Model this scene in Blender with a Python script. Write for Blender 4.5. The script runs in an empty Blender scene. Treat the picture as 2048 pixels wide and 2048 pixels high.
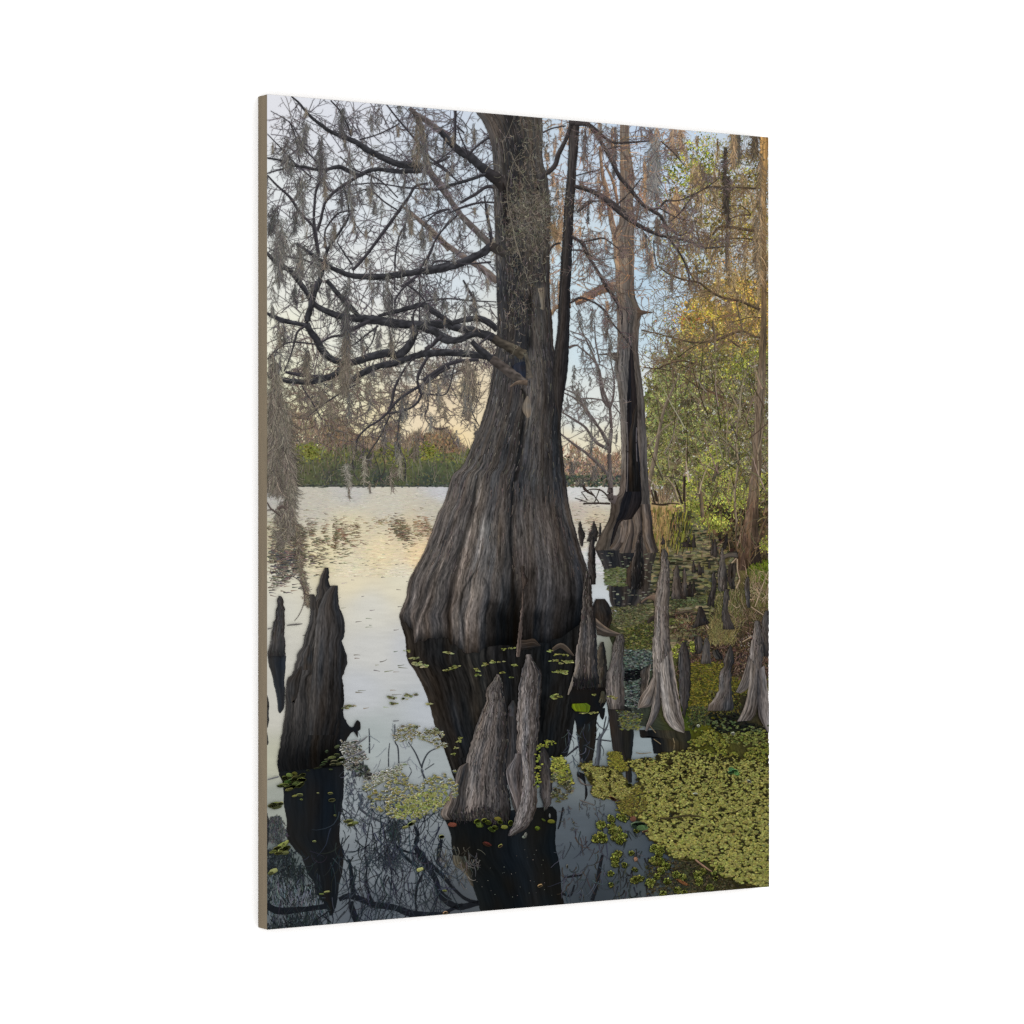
import bpy, math
import numpy as np
rng = np.random.default_rng(7)
col = bpy.context.scene.collection

# ------------------------------------------------------------------ camera / panel geometry (metres)
F = 5784.0                      # focal length in photo pixels (2048 wide)
TH = math.atan(0.1151 * 5784.0 / 1062.1)
Hh, Ww, Tt = 0.6096, 0.4572, 0.0143
Z1 = F * Hh / 1671.3
LIGHT = 1.6                    # white surround strength
ct, st = math.cos(TH), math.sin(TH)
P0 = np.array([-490.2 / F * Z1, Z1])            # front left edge, camera space (x right, y depth)
# local panel frame: x along the width (0 = centre), y into the wall (0 = wall), z up (0 = bottom edge)
org2 = P0 + np.array([ct, st]) * (Ww / 2) + np.array([-st, ct]) * Tt   # panel centre on the wall, camera space
cam_local = np.array([(-org2[0]) * ct + (-org2[1]) * st, (-org2[0]) * -st + (-org2[1]) * ct])

def px2panel(px, py, yoff=0.0):
    """photo pixel -> (x, z) on the print's face, in the panel's own frame"""
    rx = (px - 1024.0) / F
    rz = -(py - 1023.85) / F
    dx, dy = rx * ct + st, -rx * st + ct
    t = (-Tt - yoff - cam_local[1]) / dy
    return cam_local[0] + dx * t, Hh / 2 + rz * t

# ------------------------------------------------------------------ materials
def lin(c):
    c = np.clip(np.asarray(c, dtype=np.float64) / 255.0, 0, 1)
    return np.where(c <= 0.04045, c / 12.92, ((c + 0.055) / 1.055) ** 2.4)

def new_mat(name):
    m = bpy.data.materials.new(name); m.use_nodes = True
    nt = m.node_tree; b = nt.nodes['Principled BSDF']
    return m, nt, b

ink, nt, b = new_mat('printed_ink')
at = nt.nodes.new('ShaderNodeAttribute'); at.attribute_name = 'ink'
# faint grain of the print stock
tc = nt.nodes.new('ShaderNodeTexCoord'); nz = nt.nodes.new('ShaderNodeTexNoise')
nz.inputs['Scale'].default_value = 900; nz.inputs['Detail'].default_value = 2
nt.links.new(tc.outputs['Object'], nz.inputs['Vector'])
mr = nt.nodes.new('ShaderNodeMapRange'); mr.inputs['From Min'].default_value = .3; mr.inputs['From Max'].default_value = .7
mr.inputs['To Min'].default_value = .97; mr.inputs['To Max'].default_value = 1.03
nt.links.new(nz.outputs['Fac'], mr.inputs['Value'])
vm = nt.nodes.new('ShaderNodeVectorMath'); vm.operation = 'SCALE'
nt.links.new(at.outputs['Color'], vm.inputs[0]); nt.links.new(mr.outputs['Result'], vm.inputs['Scale'])
nt.links.new(vm.outputs['Vector'], b.inputs['Base Color'])
b.inputs['Roughness'].default_value = 1.0
b.inputs['Specular IOR Level'].default_value = 0.0

board_mat, nt, b = new_mat('raw_fibreboard')
tc = nt.nodes.new('ShaderNodeTexCoord'); mp = nt.nodes.new('ShaderNodeMapping')
mp.inputs['Scale'].default_value = (300, 300, 30)
nz = nt.nodes.new('ShaderNodeTexNoise'); nz.inputs['Scale'].default_value = 1.0; nz.inputs['Detail'].default_value = 4
cr = nt.nodes.new('ShaderNodeValToRGB')
def l4(c, k=1.0): return tuple(float(v) * k for v in lin(c)) + (1,)
cr.color_ramp.elements[0].position = .3; cr.color_ramp.elements[1].position = .7
cr.color_ramp.elements[0].color = l4((129, 118, 101), 1 / LIGHT); cr.color_ramp.elements[1].color = l4((138, 125, 106), 1 / LIGHT)
nt.links.new(tc.outputs['Object'], mp.inputs['Vector']); nt.links.new(mp.outputs['Vector'], nz.inputs['Vector'])
nt.links.new(nz.outputs['Fac'], cr.inputs['Fac']); nt.links.new(cr.outputs['Color'], b.inputs['Base Color'])
b.inputs['Roughness'].default_value = 1.0; b.inputs['Specular IOR Level'].default_value = 0.0

wall_mat, nt, b = new_mat('white_wall_paint')
nz = nt.nodes.new('ShaderNodeTexNoise'); nz.inputs['Scale'].default_value = 40
cr = nt.nodes.new('ShaderNodeValToRGB')
cr.color_ramp.elements[0].color = (.88, .88, .88, 1); cr.color_ramp.elements[1].color = (.9, .9, .9, 1)
nt.links.new(nz.outputs['Fac'], cr.inputs['Fac']); nt.links.new(cr.outputs['Color'], b.inputs['Base Color'])
b.inputs['Roughness'].default_value = 1.0; b.inputs['Specular IOR Level'].default_value = 0.0

# ------------------------------------------------------------------ noise
LAT = rng.random((256, 256))
def vnoise(x, y):
    xi = np.floor(x).astype(int); yi = np.floor(y).astype(int)
    fx = x - xi; fy = y - yi
    fx = fx * fx * (3 - 2 * fx); fy = fy * fy * (3 - 2 * fy)
    a = LAT[xi & 255, yi & 255]; bb = LAT[(xi + 1) & 255, yi & 255]
    c = LAT[xi & 255, (yi + 1) & 255]; d = LAT[(xi + 1) & 255, (yi + 1) & 255]
    return (a * (1 - fx) + bb * fx) * (1 - fy) + (c * (1 - fx) + d * fx) * fy
def fbm(x, y, o=3):
    s = 0; a = 1.0; t = 0
    for i in range(o):
        s = s + a * vnoise(x * 2 ** i + 17.3 * i, y * 2 ** i + 9.1 * i); t += a; a *= .55
    return s / t

# ------------------------------------------------------------------ flat print meshes
ZC = [2e-5]
class Flat:
    """collects flat coloured shapes in photo pixels; build() lays them on the print as one mesh"""
    def __init__(s, mix=False): s.V = []; s.C = []; s.Z = []; s.Fc = []; s.n = 0; s.k = 0.0; s.mix = mix
    def add(s, V, C, faces, Z=None):
        V = np.asarray(V, float); C = np.broadcast_to(np.asarray(C, float), (len(V), 3))
        if Z is None: s.k += 1; Z = np.full(len(V), s.k)
        s.V.append(V); s.C.append(C); s.Z.append(np.asarray(Z, float)); s.Fc.append(np.asarray(faces, np.int64) + s.n); s.n += len(V)
    def build(s, name, parent, thick=1.6e-5, label=None, stuff=False):
        if not s.V: return None
        thick = thick * .55
        V = np.concatenate(s.V); C = np.concatenate(s.C); Z = np.concatenate(s.Z)
        z = Z / max(Z.max(), 1.0) * thick
        X, Y = px2panel(V[:, 0], V[:, 1], ZC[0] + z)
        ix = (X > -Ww / 2) & (X < Ww / 2) & (Y > 0) & (Y < Hh)
        Xc = np.clip(X, -Ww / 2 + 1e-4, Ww / 2 - 1e-4); Yc = np.clip(Y, 1e-4, Hh - 1e-4)
        loops = []; tot = []
        for f in s.Fc:
            keep = ix[f].any(axis=1)
            f = f[keep]; loops.append(f.ravel()); tot.append(np.full(len(f), f.shape[1] if f.ndim > 1 else 0))
        L = np.concatenate(loops); T = np.concatenate(tot)
        used = np.unique(L); remap = np.zeros(len(V), np.int64); remap[used] = np.arange(len(used)); L = remap[L]
        me = bpy.data.meshes.new(name)
        me.vertices.add(len(used)); co = np.empty((len(used), 3))
        co[:, 0] = Xc[used]; co[:, 1] = -Tt - ZC[0] - z[used]; co[:, 2] = Yc[used]
        me.vertices.foreach_set('co', co.ravel().astype(np.float32))
        me.loops.add(len(L)); me.loops.foreach_set('vertex_index', L.astype(np.int32))
        me.polygons.add(len(T)); me.polygons.foreach_set('loop_start', (np.cumsum(T) - T).astype(np.int32))
        me.update(calc_edges=True)
        a = me.attributes.new('ink', 'FLOAT_COLOR', 'POINT')
        cc = np.ones((len(used), 4)); cc[:, :3] = lin(C[used]) / LIGHT
        a.data.foreach_set('color', cc.ravel().astype(np.float32))
        me.materials.append(ink)
        o = bpy.data.objects.new(name, me); col.objects.link(o); o.parent = parent
        if label: o['label'] = label
        if stuff: o['kind'] = 'stuff'
        ZC[0] += thick + 3e-6
        return o

def cr_(ox, oy, pts, s=4.83):
    """points read off an enlarged crop whose corner is (ox, oy)"""
    return [(ox + p[0] / s, oy + p[1] / s) + tuple(q / s for q in p[2:]) for p in pts]

def smooth(P, step=4.0):
    P = np.asarray(P, float)
    if len(P) < 3:
        n = max(2, int(np.hypot(*(P[1, :2] - P[0, :2])) / step) + 1)
        t = np.linspace(0, 1, n)[:, None]; return P[0] * (1 - t) + P[-1] * t
    Q = np.vstack([2 * P[0] - P[1], P, 2 * P[-1] - P[-2]]); out = []
    for i in range(1, len(Q) - 2):
        n = max(2, int(np.hypot(*(Q[i + 1, :2] - Q[i, :2])) / step))
        t = np.linspace(0, 1, n, endpoint=False)[:, None]
        out.append(.5 * ((2 * Q[i]) + (-Q[i - 1] + Q[i + 1]) * t + (2 * Q[i - 1] - 5 * Q[i] + 4 * Q[i + 1] - Q[i + 2]) * t ** 2 + (-Q[i - 1] + 3 * Q[i] - 3 * Q[i + 1] + Q[i + 2]) * t ** 3))
    out.append(P[-1:]); return np.vstack(out)

def resamp(P, n):
    P = np.asarray(P, float); d = np.r_[0, np.cumsum(np.hypot(np.diff(P[:, 0]), np.diff(P[:, 1])))]
    t = np.linspace(0, d[-1], n); return np.c_[np.interp(t, d, P[:, 0]), np.interp(t, d, P[:, 1])]

def gridfaces(nr, nc):
    i = np.arange(nr - 1)[:, None] * nc + np.arange(nc - 1)[None, :]
    i = i.ravel(); return np.c_[i, i + 1, i + nc + 1, i + nc]

def olive(C, k=1.0): C = np.asarray(C, float); return C * (1 - k + k * np.array([.96, .87, .92])) + np.array([4, 4, 16]) * k

def ramp(u, cols):
    cols = np.asarray(cols, float); x = np.linspace(0, 1, len(cols))
    return np.stack([np.interp(u, x, cols[:, k]) for k in range(3)], -1)

def idw(X, Y, pts, p=3.0, ys=1.0):
    num = 0; den = 0
    for (x, y, r, g, b_) in pts:
        w = 1.0 / ((X - x) ** 2 + ((Y - y) * ys) ** 2 + 30) ** (p / 2)
        num = num + w[..., None] * np.array([r, g, b_], float); den = den + w
    return num / den[..., None]

def ribbon(m, P, c0, c1=None, amp=.3, step=3.0, jag=.08, hi=1.25, nc=6):
    """a branch: tapered band, lit along its upper side, bark flecks along it"""
    P = smooth(P, step); n = len(P)
    if P.shape[1] < 3: P = np.c_[P, np.full(n, 2.0)]
    T = np.gradient(P[:, :2], axis=0); T /= np.hypot(T[:, 0], T[:, 1])[:, None] + 1e-9
    N = np.c_[-T[:, 1], T[:, 0]]
    N[N[:, 1] > 0] *= -1          # N points up on the print
    w = np.maximum(P[:, 2], .5) * .5
    if w.max() < 2.5: nc = 3
    sd = rng.random() * 200
    d = np.cumsum(np.r_[0, np.hypot(np.diff(P[:, 0]), np.diff(P[:, 1]))])
    wa = w * (1 + jag * 4 * (fbm(d / 7 + sd, d * 0 + 3.3) - .5)); wb = w * (1 + jag * 4 * (fbm(d / 7 + sd, d * 0 + 9.3) - .5))
    u = np.linspace(-1, 1, nc)
    V = P[:, None, :2] + N[:, None, :] * np.where(u < 0, wb[:, None] * u, wa[:, None] * u)[..., None]
    c0 = np.array(c0, float); c1 = c0 if c1 is None else np.array(c1, float)
    t = np.linspace(0, 1, n)[:, None, None]
    C = c0 * (1 - t) + c1 * t
    sh = 1 + (hi - 1) * u[None, :] * 1.0
    tx = 1 + amp * 2 * (fbm(np.broadcast_to(u * 2.2 + sd, (n, nc)), np.broadcast_to((d / 9)[:, None] + sd, (n, nc))) - .5)
    C = C * (sh * tx)[..., None]
    m.add(V.reshape(-1, 2), C.reshape(-1, 3), gridfaces(n, nc))
    return P

def zspan(m, n):
    if m.mix: m.k = 1000.0; return rng.random(n) * 1000
    w = 2 + n ** .62; z = m.k + 1 + rng.random(n) * w; m.k += w + 1; return z

def curves(m, x, y, ang, L, curv, w0, w1, C, K=6, wob=.0, z=None):
    """many thin tapered curved strokes at once; returns their point paths and directions"""
    n = len(x); x = np.asarray(x, float); y = np.asarray(y, float)
    bc = lambda a: np.broadcast_to(np.asarray(a, float), (n,))
    ang, L, curv, w0, w1 = map(bc, (ang, L, curv, w0, w1))
    A = ang[:, None] + curv[:, None] * np.linspace(0, 1, K)[None]
    if wob: A = A + np.cumsum(rng.normal(0, wob, (n, K)), axis=1) * .7
    st_ = (L / K)[:, None]
    px = np.c_[x, x[:, None] + np.cumsum(np.cos(A) * st_, 1)]; py = np.c_[y, y[:, None] + np.cumsum(np.sin(A) * st_, 1)]
    A2 = np.c_[A[:, :1], A]
    W = w0[:, None] * (1 - np.linspace(0, 1, K + 1)) + w1[:, None] * np.linspace(0, 1, K + 1)
    nx, ny = -np.sin(A2) * W / 2, np.cos(A2) * W / 2
    V = np.stack([np.stack([px + nx, py + ny], -1), np.stack([px - nx, py - ny], -1)], 2)   # n,K+1,2,2
    C = np.broadcast_to(np.asarray(C, float), (n, 3))
    CC = np.broadcast_to(C[:, None, None, :], (n, K + 1, 2, 3))
    base = np.arange(n)[:, None] * (K + 1) * 2 + np.arange(K)[None] * 2
    f = np.stack([base, base + 1, base + 3, base + 2], -1).reshape(-1, 4)
    if z is None: z = zspan(m, n)
    m.add(V.reshape(-1, 2), CC.reshape(-1, 3), f, np.repeat(z, (K + 1) * 2))
    return px, py, A2

def blobs(m, x, y, rx, ry, ang, C, n=6, jag=.25, shade=0.0):
    N = len(x); bc = lambda a: np.broadcast_to(np.asarray(a, float), (N,))[:, None]
    t = np.linspace(0, 2 * math.pi, n, endpoint=False)[None]
    r = 1 + jag * rng.uniform(-1, 1, (N, n))
    ex, ey = np.cos(t) * r * bc(rx), np.sin(t) * r * bc(ry)
    ca, sa = np.cos(bc(ang)), np.sin(bc(ang))
    V = np.stack([bc(x) + ex * ca - ey * sa, bc(y) + ex * sa + ey * ca], -1)
    C = np.broadcast_to(np.asarray(C, float), (N, 3))[:, None, :] * (1 + shade * -np.sin(t + bc(ang)))[..., None]
    z = zspan(m, N)
    m.add(V.reshape(-1, 2), np.broadcast_to(C, (N, n, 3)).reshape(-1, 3), np.arange(N * n).reshape(N, n), np.repeat(z, n))

def pal(n, cols, lum=.12, ch=4):
    cols = np.asarray(cols, float); c = cols[rng.integers(0, len(cols), n)]
    return np.clip(c * (1 + rng.normal(0, lum, n))[:, None] + rng.normal(0, ch, (n, 3)), 4, 250)

GREY = [False]
def bark(m, L, R, cols, fu=14, fv=5, amp=.35, nu=None, nv=None, vm=None, cpts=None, folds=(), jag=1.0, mode='t', seed=None, sm=True, flow=0.0, water=None):
    """a piece of trunk, root or knee between a left and a right outline, with fibres that follow its flow"""
    L = smooth(L, 5) if sm else np.asarray(L, float); R = smooth(R, 5) if sm else np.asarray(R, float)
    if mode == 't' and len(L) > 2 and (np.diff(L[:, 1]) > 0).all() and (np.diff(R[:, 1]) > 0).all() and abs(L[0, 1] - R[0, 1]) + abs(L[-1, 1] - R[-1, 1]) < .1 * (L[-1, 1] - L[0, 1]): mode = 'y'
    h = max(L[:, 1].max(), R[:, 1].max()) - min(L[:, 1].min(), R[:, 1].min())
    if mode == 'y':
        nv = nv or int(h / 2.6)
        yy = np.linspace(min(L[0, 1], R[0, 1]), max(L[-1, 1], R[-1, 1]), nv)
        l = np.c_[np.interp(yy, L[:, 1], L[:, 0]), yy]; r = np.c_[np.interp(yy, R[:, 1], R[:, 0]), yy]
    else:
        nv = nv or max(8, int(h / 2.6)); l = resamp(L, nv); r = resamp(R, nv)
    wmax = np.hypot(*(r - l).T).max(); nu = nu or max(6, int(wmax / 1.3))
    sd = rng.random() * 150 if seed is None else seed
    v = np.linspace(0, 1, nv); u = np.linspace(0, 1, nu)
    l[:, 0] += jag * 3 * (fbm(v * h / 9 + sd, v * 0 + 1.5) - .5); r[:, 0] += jag * 3 * (fbm(v * h / 9 + sd, v * 0 + 7.5) - .5)
    V = l[:, None, :] * (1 - u)[None, :, None] + r[:, None, :] * u[None, :, None]
    if water is not None:
        wl = smooth(water, 3); V[..., 1] = np.minimum(V[..., 1], np.interp(V[..., 0], wl[:, 0], wl[:, 1]))
    U, Vv = np.meshgrid(u, v)
    if cpts is not None: C = idw(V[..., 0], V[..., 1], cpts, ys=.6)
    else: C = ramp(U, cols)
    if GREY[0]: C = C * .55 + C.mean(-1, keepdims=True) * .39
    if water is not None:
        dw = np.interp(V[..., 0], wl[:, 0], wl[:, 1]) - V[..., 1]; C = C * (.5 + .5 * np.clip(dw / 22 + .5 * (fbm(V[..., 0] / 4, V[..., 1] / 20) - .5), 0, 1))[..., None]
    if vm is not None:
        vm = np.asarray(vm, float); C = C * np.stack([np.interp(Vv, vm[:, 0], vm[:, 1])] * 3, -1)
    wu = U * fu + flow * (fbm(U * 3 + sd, Vv * fv * .6 + sd, 2) - .5)
    wu = wu * 2.3; fv = fv * .36
    a = fbm(wu + sd, Vv * fv * h / 100 + sd, 3); b2 = fbm(wu * 2.4 + sd + 40, Vv * fv * 2.6 * h / 100 + sd + 9, 2)
    c3 = fbm(wu * 5.5 + sd + 80, Vv * fv * 9 * h / 100 + sd + 3, 2)
    s = (a - .5) * .9 + (b2 - .5) * .95 + (c3 - .5) * .8
    s = s - .35 * np.clip(.42 - a, 0, 1) * 4 * .6
    C = C * (1 + amp * 2 * s)[..., None]
    for fd in folds:
        pl = smooth(fd[0], 5); w_, am = fd[1], fd[2]
        o = np.argsort(pl[:, 1]); xc = np.interp(V[..., 1], pl[o, 1], pl[o, 0])
        ww = np.interp(V[..., 1], pl[o, 1], pl[o, 2]) if pl.shape[1] > 2 else w_
        inside = np.clip((V[..., 1] - pl[o[0], 1]) / 12, 0, 1) * np.clip((pl[o[-1], 1] - V[..., 1]) / 12, 0, 1)
        g = np.exp(-((V[..., 0] - xc) / ww) ** 2) * inside
        C = C * (1 + am * g)[..., None]
    warm = (fbm(U * fu * .6 + sd + 60, Vv * 3 + sd, 2) - .5) * 11
    C = C + np.stack([warm, warm * .1, -warm * .8], -1)
    m.add(V.reshape(-1, 2), np.clip(C, 3, 250).reshape(-1, 3), gridfaces(nv, nu))

def flecks(m, L, R, n, light, dark, ln=(4, 12), w=(.7, 1.5), y0=None, y1=None, up=1.0):
    """short flakes of loose bark and little cracks that follow the grain"""
    L = smooth(L, 5); R = smooth(R, 5)
    a, b = max(L[0, 1], R[0, 1]), min(L[-1, 1], R[-1, 1]); a = a if y0 is None else y0; b = b if y1 is None else y1
    if b - a < 5 or n < 2 or (np.diff(L[:, 1]) <= 0).any() or (np.diff(R[:, 1]) <= 0).any(): return
    y = rng.uniform(a, b, n); u = rng.uniform(.03, .97, n)
    X = lambda yy: np.interp(yy, L[:, 1], L[:, 0]) * (1 - u) + np.interp(yy, R[:, 1], R[:, 0]) * u
    x = X(y); ang = np.arctan2(8.0, X(y + 8) - x); k = (fbm(x / 12, y / 16, 2) > .42)
    x, y, ang, u = x[k], y[k], ang[k], u[k]; n = len(x); c = np.where((rng.random(n) < .5)[:, None], pal(n, light, .1, 3) * (1.05 - .35 * u * up)[:, None], pal(n, dark, .1, 2))
    curves(m, x, y, ang + rng.normal(0, .10, n), rng.uniform(*ln, n), rng.normal(0, .12, n), rng.uniform(*w, n), .5, c, 3, .05)

def inpoly(x, y, P):
    P = np.asarray(P, float); c = np.zeros(len(x), bool); j = len(P) - 1
    for i in range(len(P)):
        a = ((P[i, 1] > y) != (P[j, 1] > y)) & (x < (P[j, 0] - P[i, 0]) * (y - P[i, 1]) / (P[j, 1] - P[i, 1] + 1e-9) + P[i, 0])
        c ^= a; j = i
    return c
def scatter(P, n, soft=2.2):
    P = np.asarray(P, float)[:, :2]; x = rng.uniform(P[:, 0].min(), P[:, 0].max(), n * 3); y = rng.uniform(P[:, 1].min(), P[:, 1].max(), n * 3)
    k = inpoly(x, y, P); x, y = x[k][:n], y[k][:n]; return x + rng.normal(0, soft, len(x)), y + rng.normal(0, soft * .6, len(y))
def clump(x, y, sc, lo=.45, seed=0):
    k = fbm(x / sc + seed, y / sc + seed * 2, 2) > lo + rng.normal(0, .04, len(x)); return x[k], y[k]

def moss(m, x, y, w, h, n, cols=((118, 110, 98), (98, 92, 84), (138, 130, 116)), ln=(.12, .35), wd=(.6, 1.3), spread=.35):
    """one hanging tuft of fine curling strands"""
    t = rng.random(n) ** .8
    tw = (1 - t * .75)
    X = x + rng.normal(0, w * .38, n) * tw + (fbm(t * 3 + x, t * 0 + y, 2) - .5) * w * .5; Y = y + t * h * .85
    c = pal(n, cols, .14, 3); c = c * .72 + c.mean(1, keepdims=True) * .28 * .97
    curves(m, X, Y, math.pi / 2 + rng.normal(0, spread, n), rng.uniform(ln[0], ln[1], n) * min(h, 90) , rng.normal(0, .7, n), rng.uniform(*wd, n), .4, c, 5, .28)
# ------------------------------------------------------------------ the panel itself
root = bpy.data.objects.new('panel_print', None); col.objects.link(root)
root['label'] = 'tall panel print of a mossy cypress in a lake, tan board edge, on white wall'
root['category'] = 'wall print'

def box_mesh(name, x0, x1, y0, y1, z0, z1, bev=0.0):
    import bmesh
    bm = bmesh.new(); bmesh.ops.create_cube(bm, size=1)
    for v in bm.verts:
        v.co.x = x0 if v.co.x < 0 else x1; v.co.y = y0 if v.co.y < 0 else y1; v.co.z = z0 if v.co.z < 0 else z1
    if bev:
        # soften the outer corners a little, as a sawn and sanded board has
        es = [e for e in bm.edges if abs(e.verts[0].co.y - e.verts[1].co.y) > 1e-4 or all(abs(v.co.y - y1) < 1e-6 for v in e.verts)]
        bmesh.ops.bevel(bm, geom=es, offset=bev, segments=3, affect='EDGES', profile=.5)
    me = bpy.data.meshes.new(name); bm.to_mesh(me); bm.free(); return me
board = bpy.data.objects.new('board', box_mesh('board', -Ww / 2, Ww / 2, -Tt, 0, 0, Hh, .0005)); col.objects.link(board)
board.data.materials.append(board_mat); board.parent = root
board['label'] = 'plain tan fibreboard backing whose left edge shows'

# ------------------------------------------------------------------ printed sheet: sky above, lake below
SKY = [(540,200,226,226,236),(700,230,222,224,236),(880,230,205,214,232),(960,300,205,215,230),(540,400,228,231,236),(700,420,222,227,236),(880,420,208,218,232),(560,560,234,234,230),(740,560,228,230,234),(900,560,214,222,232),
 (560,680,238,236,222),(700,680,234,234,228),(880,680,218,222,226),(550,760,238,236,212),(700,770,238,234,208),(830,740,228,228,222),(900,745,214,214,214),(880,770,238,222,190),(890,800,226,207,182),(930,770,232,212,180),(850,790,234,214,188),(860,830,236,217,190),(900,830,238,218,186),
 (620,840,240,232,196),(760,840,238,224,190),(700,900,238,222,180),(900,880,238,214,170),
 (1110,300,200,214,232),(1200,300,202,216,236),(1290,260,196,212,236),(1330,330,198,214,236),(1290,560,188,210,230),(1300,660,196,216,232),(1340,600,192,212,232),(1120,560,204,222,236),(1180,700,206,222,234),(1160,820,216,224,228),(1200,800,222,226,226),(1310,760,214,220,224),
 (1130,900,228,218,196),(1190,890,230,222,200),(1220,940,226,212,186),(1450,400,200,205,215),(1500,620,190,185,180),(1420,760,190,190,180)]
LAKE = [(540,978,180,178,172),(700,978,190,188,182),(880,978,194,194,196),(620,1010,192,187,174),(780,1010,198,193,178),(860,1020,192,186,170),(700,1060,212,202,172),(820,1060,208,194,164),(560,1090,186,178,152),(640,1110,218,207,172),(760,1110,224,208,172),(840,1110,230,206,166),(700,1150,222,212,184),(560,1160,210,206,188),(800,1160,218,212,190),
 (560,1220,208,206,194),(740,1220,208,206,196),(560,1300,200,198,188),(740,1300,198,198,194),(820,1300,190,192,194),(720,1380,188,191,194),(560,1420,196,194,184),(860,1420,180,185,190),(560,1520,186,184,176),(740,1480,166,172,182),(860,1520,160,166,178),(700,1620,142,148,162),(560,1600,156,159,160),(800,1640,126,132,146),(740,1720,118,124,138),(840,1750,104,110,124),(560,1750,84,92,98),(620,1820,92,98,112),(740,1830,84,90,104),(900,1810,72,76,86),(1150,1660,82,89,102),(1160,1720,72,79,92),(1180,1560,108,114,124),(1220,1680,72,79,92),(1190,1790,54,60,70),(1320,1700,66,74,88),(1150,1480,150,158,170),(1200,1450,168,178,192),(1290,1490,140,150,164),(1260,1560,96,104,116),
 (1150,985,206,206,204),(1200,985,204,203,198),(1150,1020,190,180,166),(1190,1040,196,184,160),(1170,1080,206,200,186),(1180,1120,206,208,208),(1200,1200,198,204,208),(1330,978,200,200,198),(1310,1030,170,140,95),(1340,1030,168,138,92),(1290,1050,130,118,80),(1370,1060,125,122,70),(1400,1060,112,114,62),(1330,1090,120,108,70),(1420,1100,105,108,62),(1400,1200,95,100,60),(1500,1200,80,76,55),(1280,1180,70,72,50),(1300,1260,60,62,42),(1400,1300,72,62,45),(1500,1350,60,55,42),(1460,1400,80,80,28),(1300,1420,45,48,45),(1420,1500,48,44,28),(1500,1500,50,45,25),(1400,1700,58,58,30),(1500,1780,50,46,28)]
SKY = [(x_, y_, r_, g_ + 1, b_ - 3) for x_, y_, r_, g_, b_ in SKY]
LAKE = [(x_, y_, r_ * (1.0 if y_ < 1440 else .99), g_, b_ - (0 if y_ < 1440 else b_ * .06)) for x_, y_, r_, g_, b_ in LAKE]
m = Flat()
def sheet(y0, y1, pts, top):
    nx, ny = 340, int((y1 - y0) / 3)
    xs = np.linspace(534.2, 1537.6, nx); ys = np.linspace(y0, y1, ny)
    X, Y = np.meshgrid(xs, ys); C = idw(X, Y, pts, 3.2)
    if top: C *= (1 + .02 * (fbm(X / 90, Y / 40) - .5))[..., None]
    else: C *= (1 + .06 * (fbm(X / 30, Y / 5) - .5))[..., None]
    return X, Y, C
sky_m = Flat(); X, Y, C = sheet(176, 976, SKY, True); sky_m.add(np.c_[X.ravel(), Y.ravel()], C.reshape(-1, 3), gridfaces(*X.shape))
picture = sky_m.build('printed_picture', root, label='printed sheet with pale dusk sky over the far shore')
X, Y, C = sheet(972, 1872, LAKE, False)
m.add(np.c_[X.ravel(), Y.ravel()], C.reshape(-1, 3), gridfaces(*X.shape))
# ripples: thin level dashes, finer towards the far shore
n = 15000; y = 974 + 180 * rng.random(n) ** 1.1; x = rng.uniform(530, 1260, n); k = (x < 930) | (x > 1120); x, y = x[k], y[k]; n = len(x)
s = (y - 970) / 120 + .35
base = idw(x, y, LAKE, 3.2); f = 1 + rng.normal(0, .055, n)
curves(m, x, y, rng.normal(0, .08, n), 5 * s + 4, 0, .8 * s + .4, .3, np.clip(base * f[:, None] + rng.normal(0, 3, (n, 3)), 0, 245), 2)
# mirrored far trees broken up by the ripples
for (x0, x1, y0, y1, nn, cc) in [(534,640,1040,1105,1500,((112,104,88),(96,92,80),(132,116,96))),(645,700,1042,1098,520,((110,98,78),(134,108,88),(120,116,92))),(700,735,1045,1080,160,((150,140,112),(140,120,96))),
        (780,818,1034,1085,520,((104,100,84),(120,112,90),(130,104,84))),(818,880,1030,1075,430,((146,126,100),(128,116,92),(160,130,104))),(740,775,1034,1052,60,((160,146,116),)),(534,640,1100,1130,420,((120,112,92),(104,98,84))),
        (534,600,1085,1165,700,((96,92,86),(80,80,78),(118,104,92))),(534,565,1150,1185,60,((130,124,112),)),(1125,1215,1030,1075,240,((140,122,104),(120,110,98))),(1150,1215,985,1010,90,((120,116,110),(96,92,88)))]:
    nn = int(nn * .8); x = rng.normal((x0 + x1) / 2, (x1 - x0) / 3.1, nn); y = rng.normal((y0 + y1) / 2, (y1 - y0) / 3.3, nn); k = (x > 530) & (y > 976) & (fbm(x / 9, y / 26, 2) > .40); x, y = x[k], y[k]; nn = len(x); s = (y - 970) / 120 + .3
    curves(m, x, y, rng.normal(0, .12, nn), 4 + 5 * s, rng.normal(0, .3, nn), 1.2 * s + .3, .3, pal(nn, cc, .12, 5), 3)
# drifting flecks on the open water
n = 95; y = rng.uniform(1085, 1420, n); x = rng.uniform(600, 930, n); k = x < 915 - (y - 1000) * .32; x, y = x[k], y[k]; n = len(x); s = (y - 900) / 330
curves(m, x, y, rng.normal(-.06, .08, n), (5 + 9 * rng.random(n)) * s, rng.normal(0, .2, n), 1.7 * s, .6, pal(n, ((128,124,116),(108,106,100),(150,146,136)), .1), 3)
m.build('lake', picture, 3e-5, label='still lake with pale dusk light, rippled towards the far shore')

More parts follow.
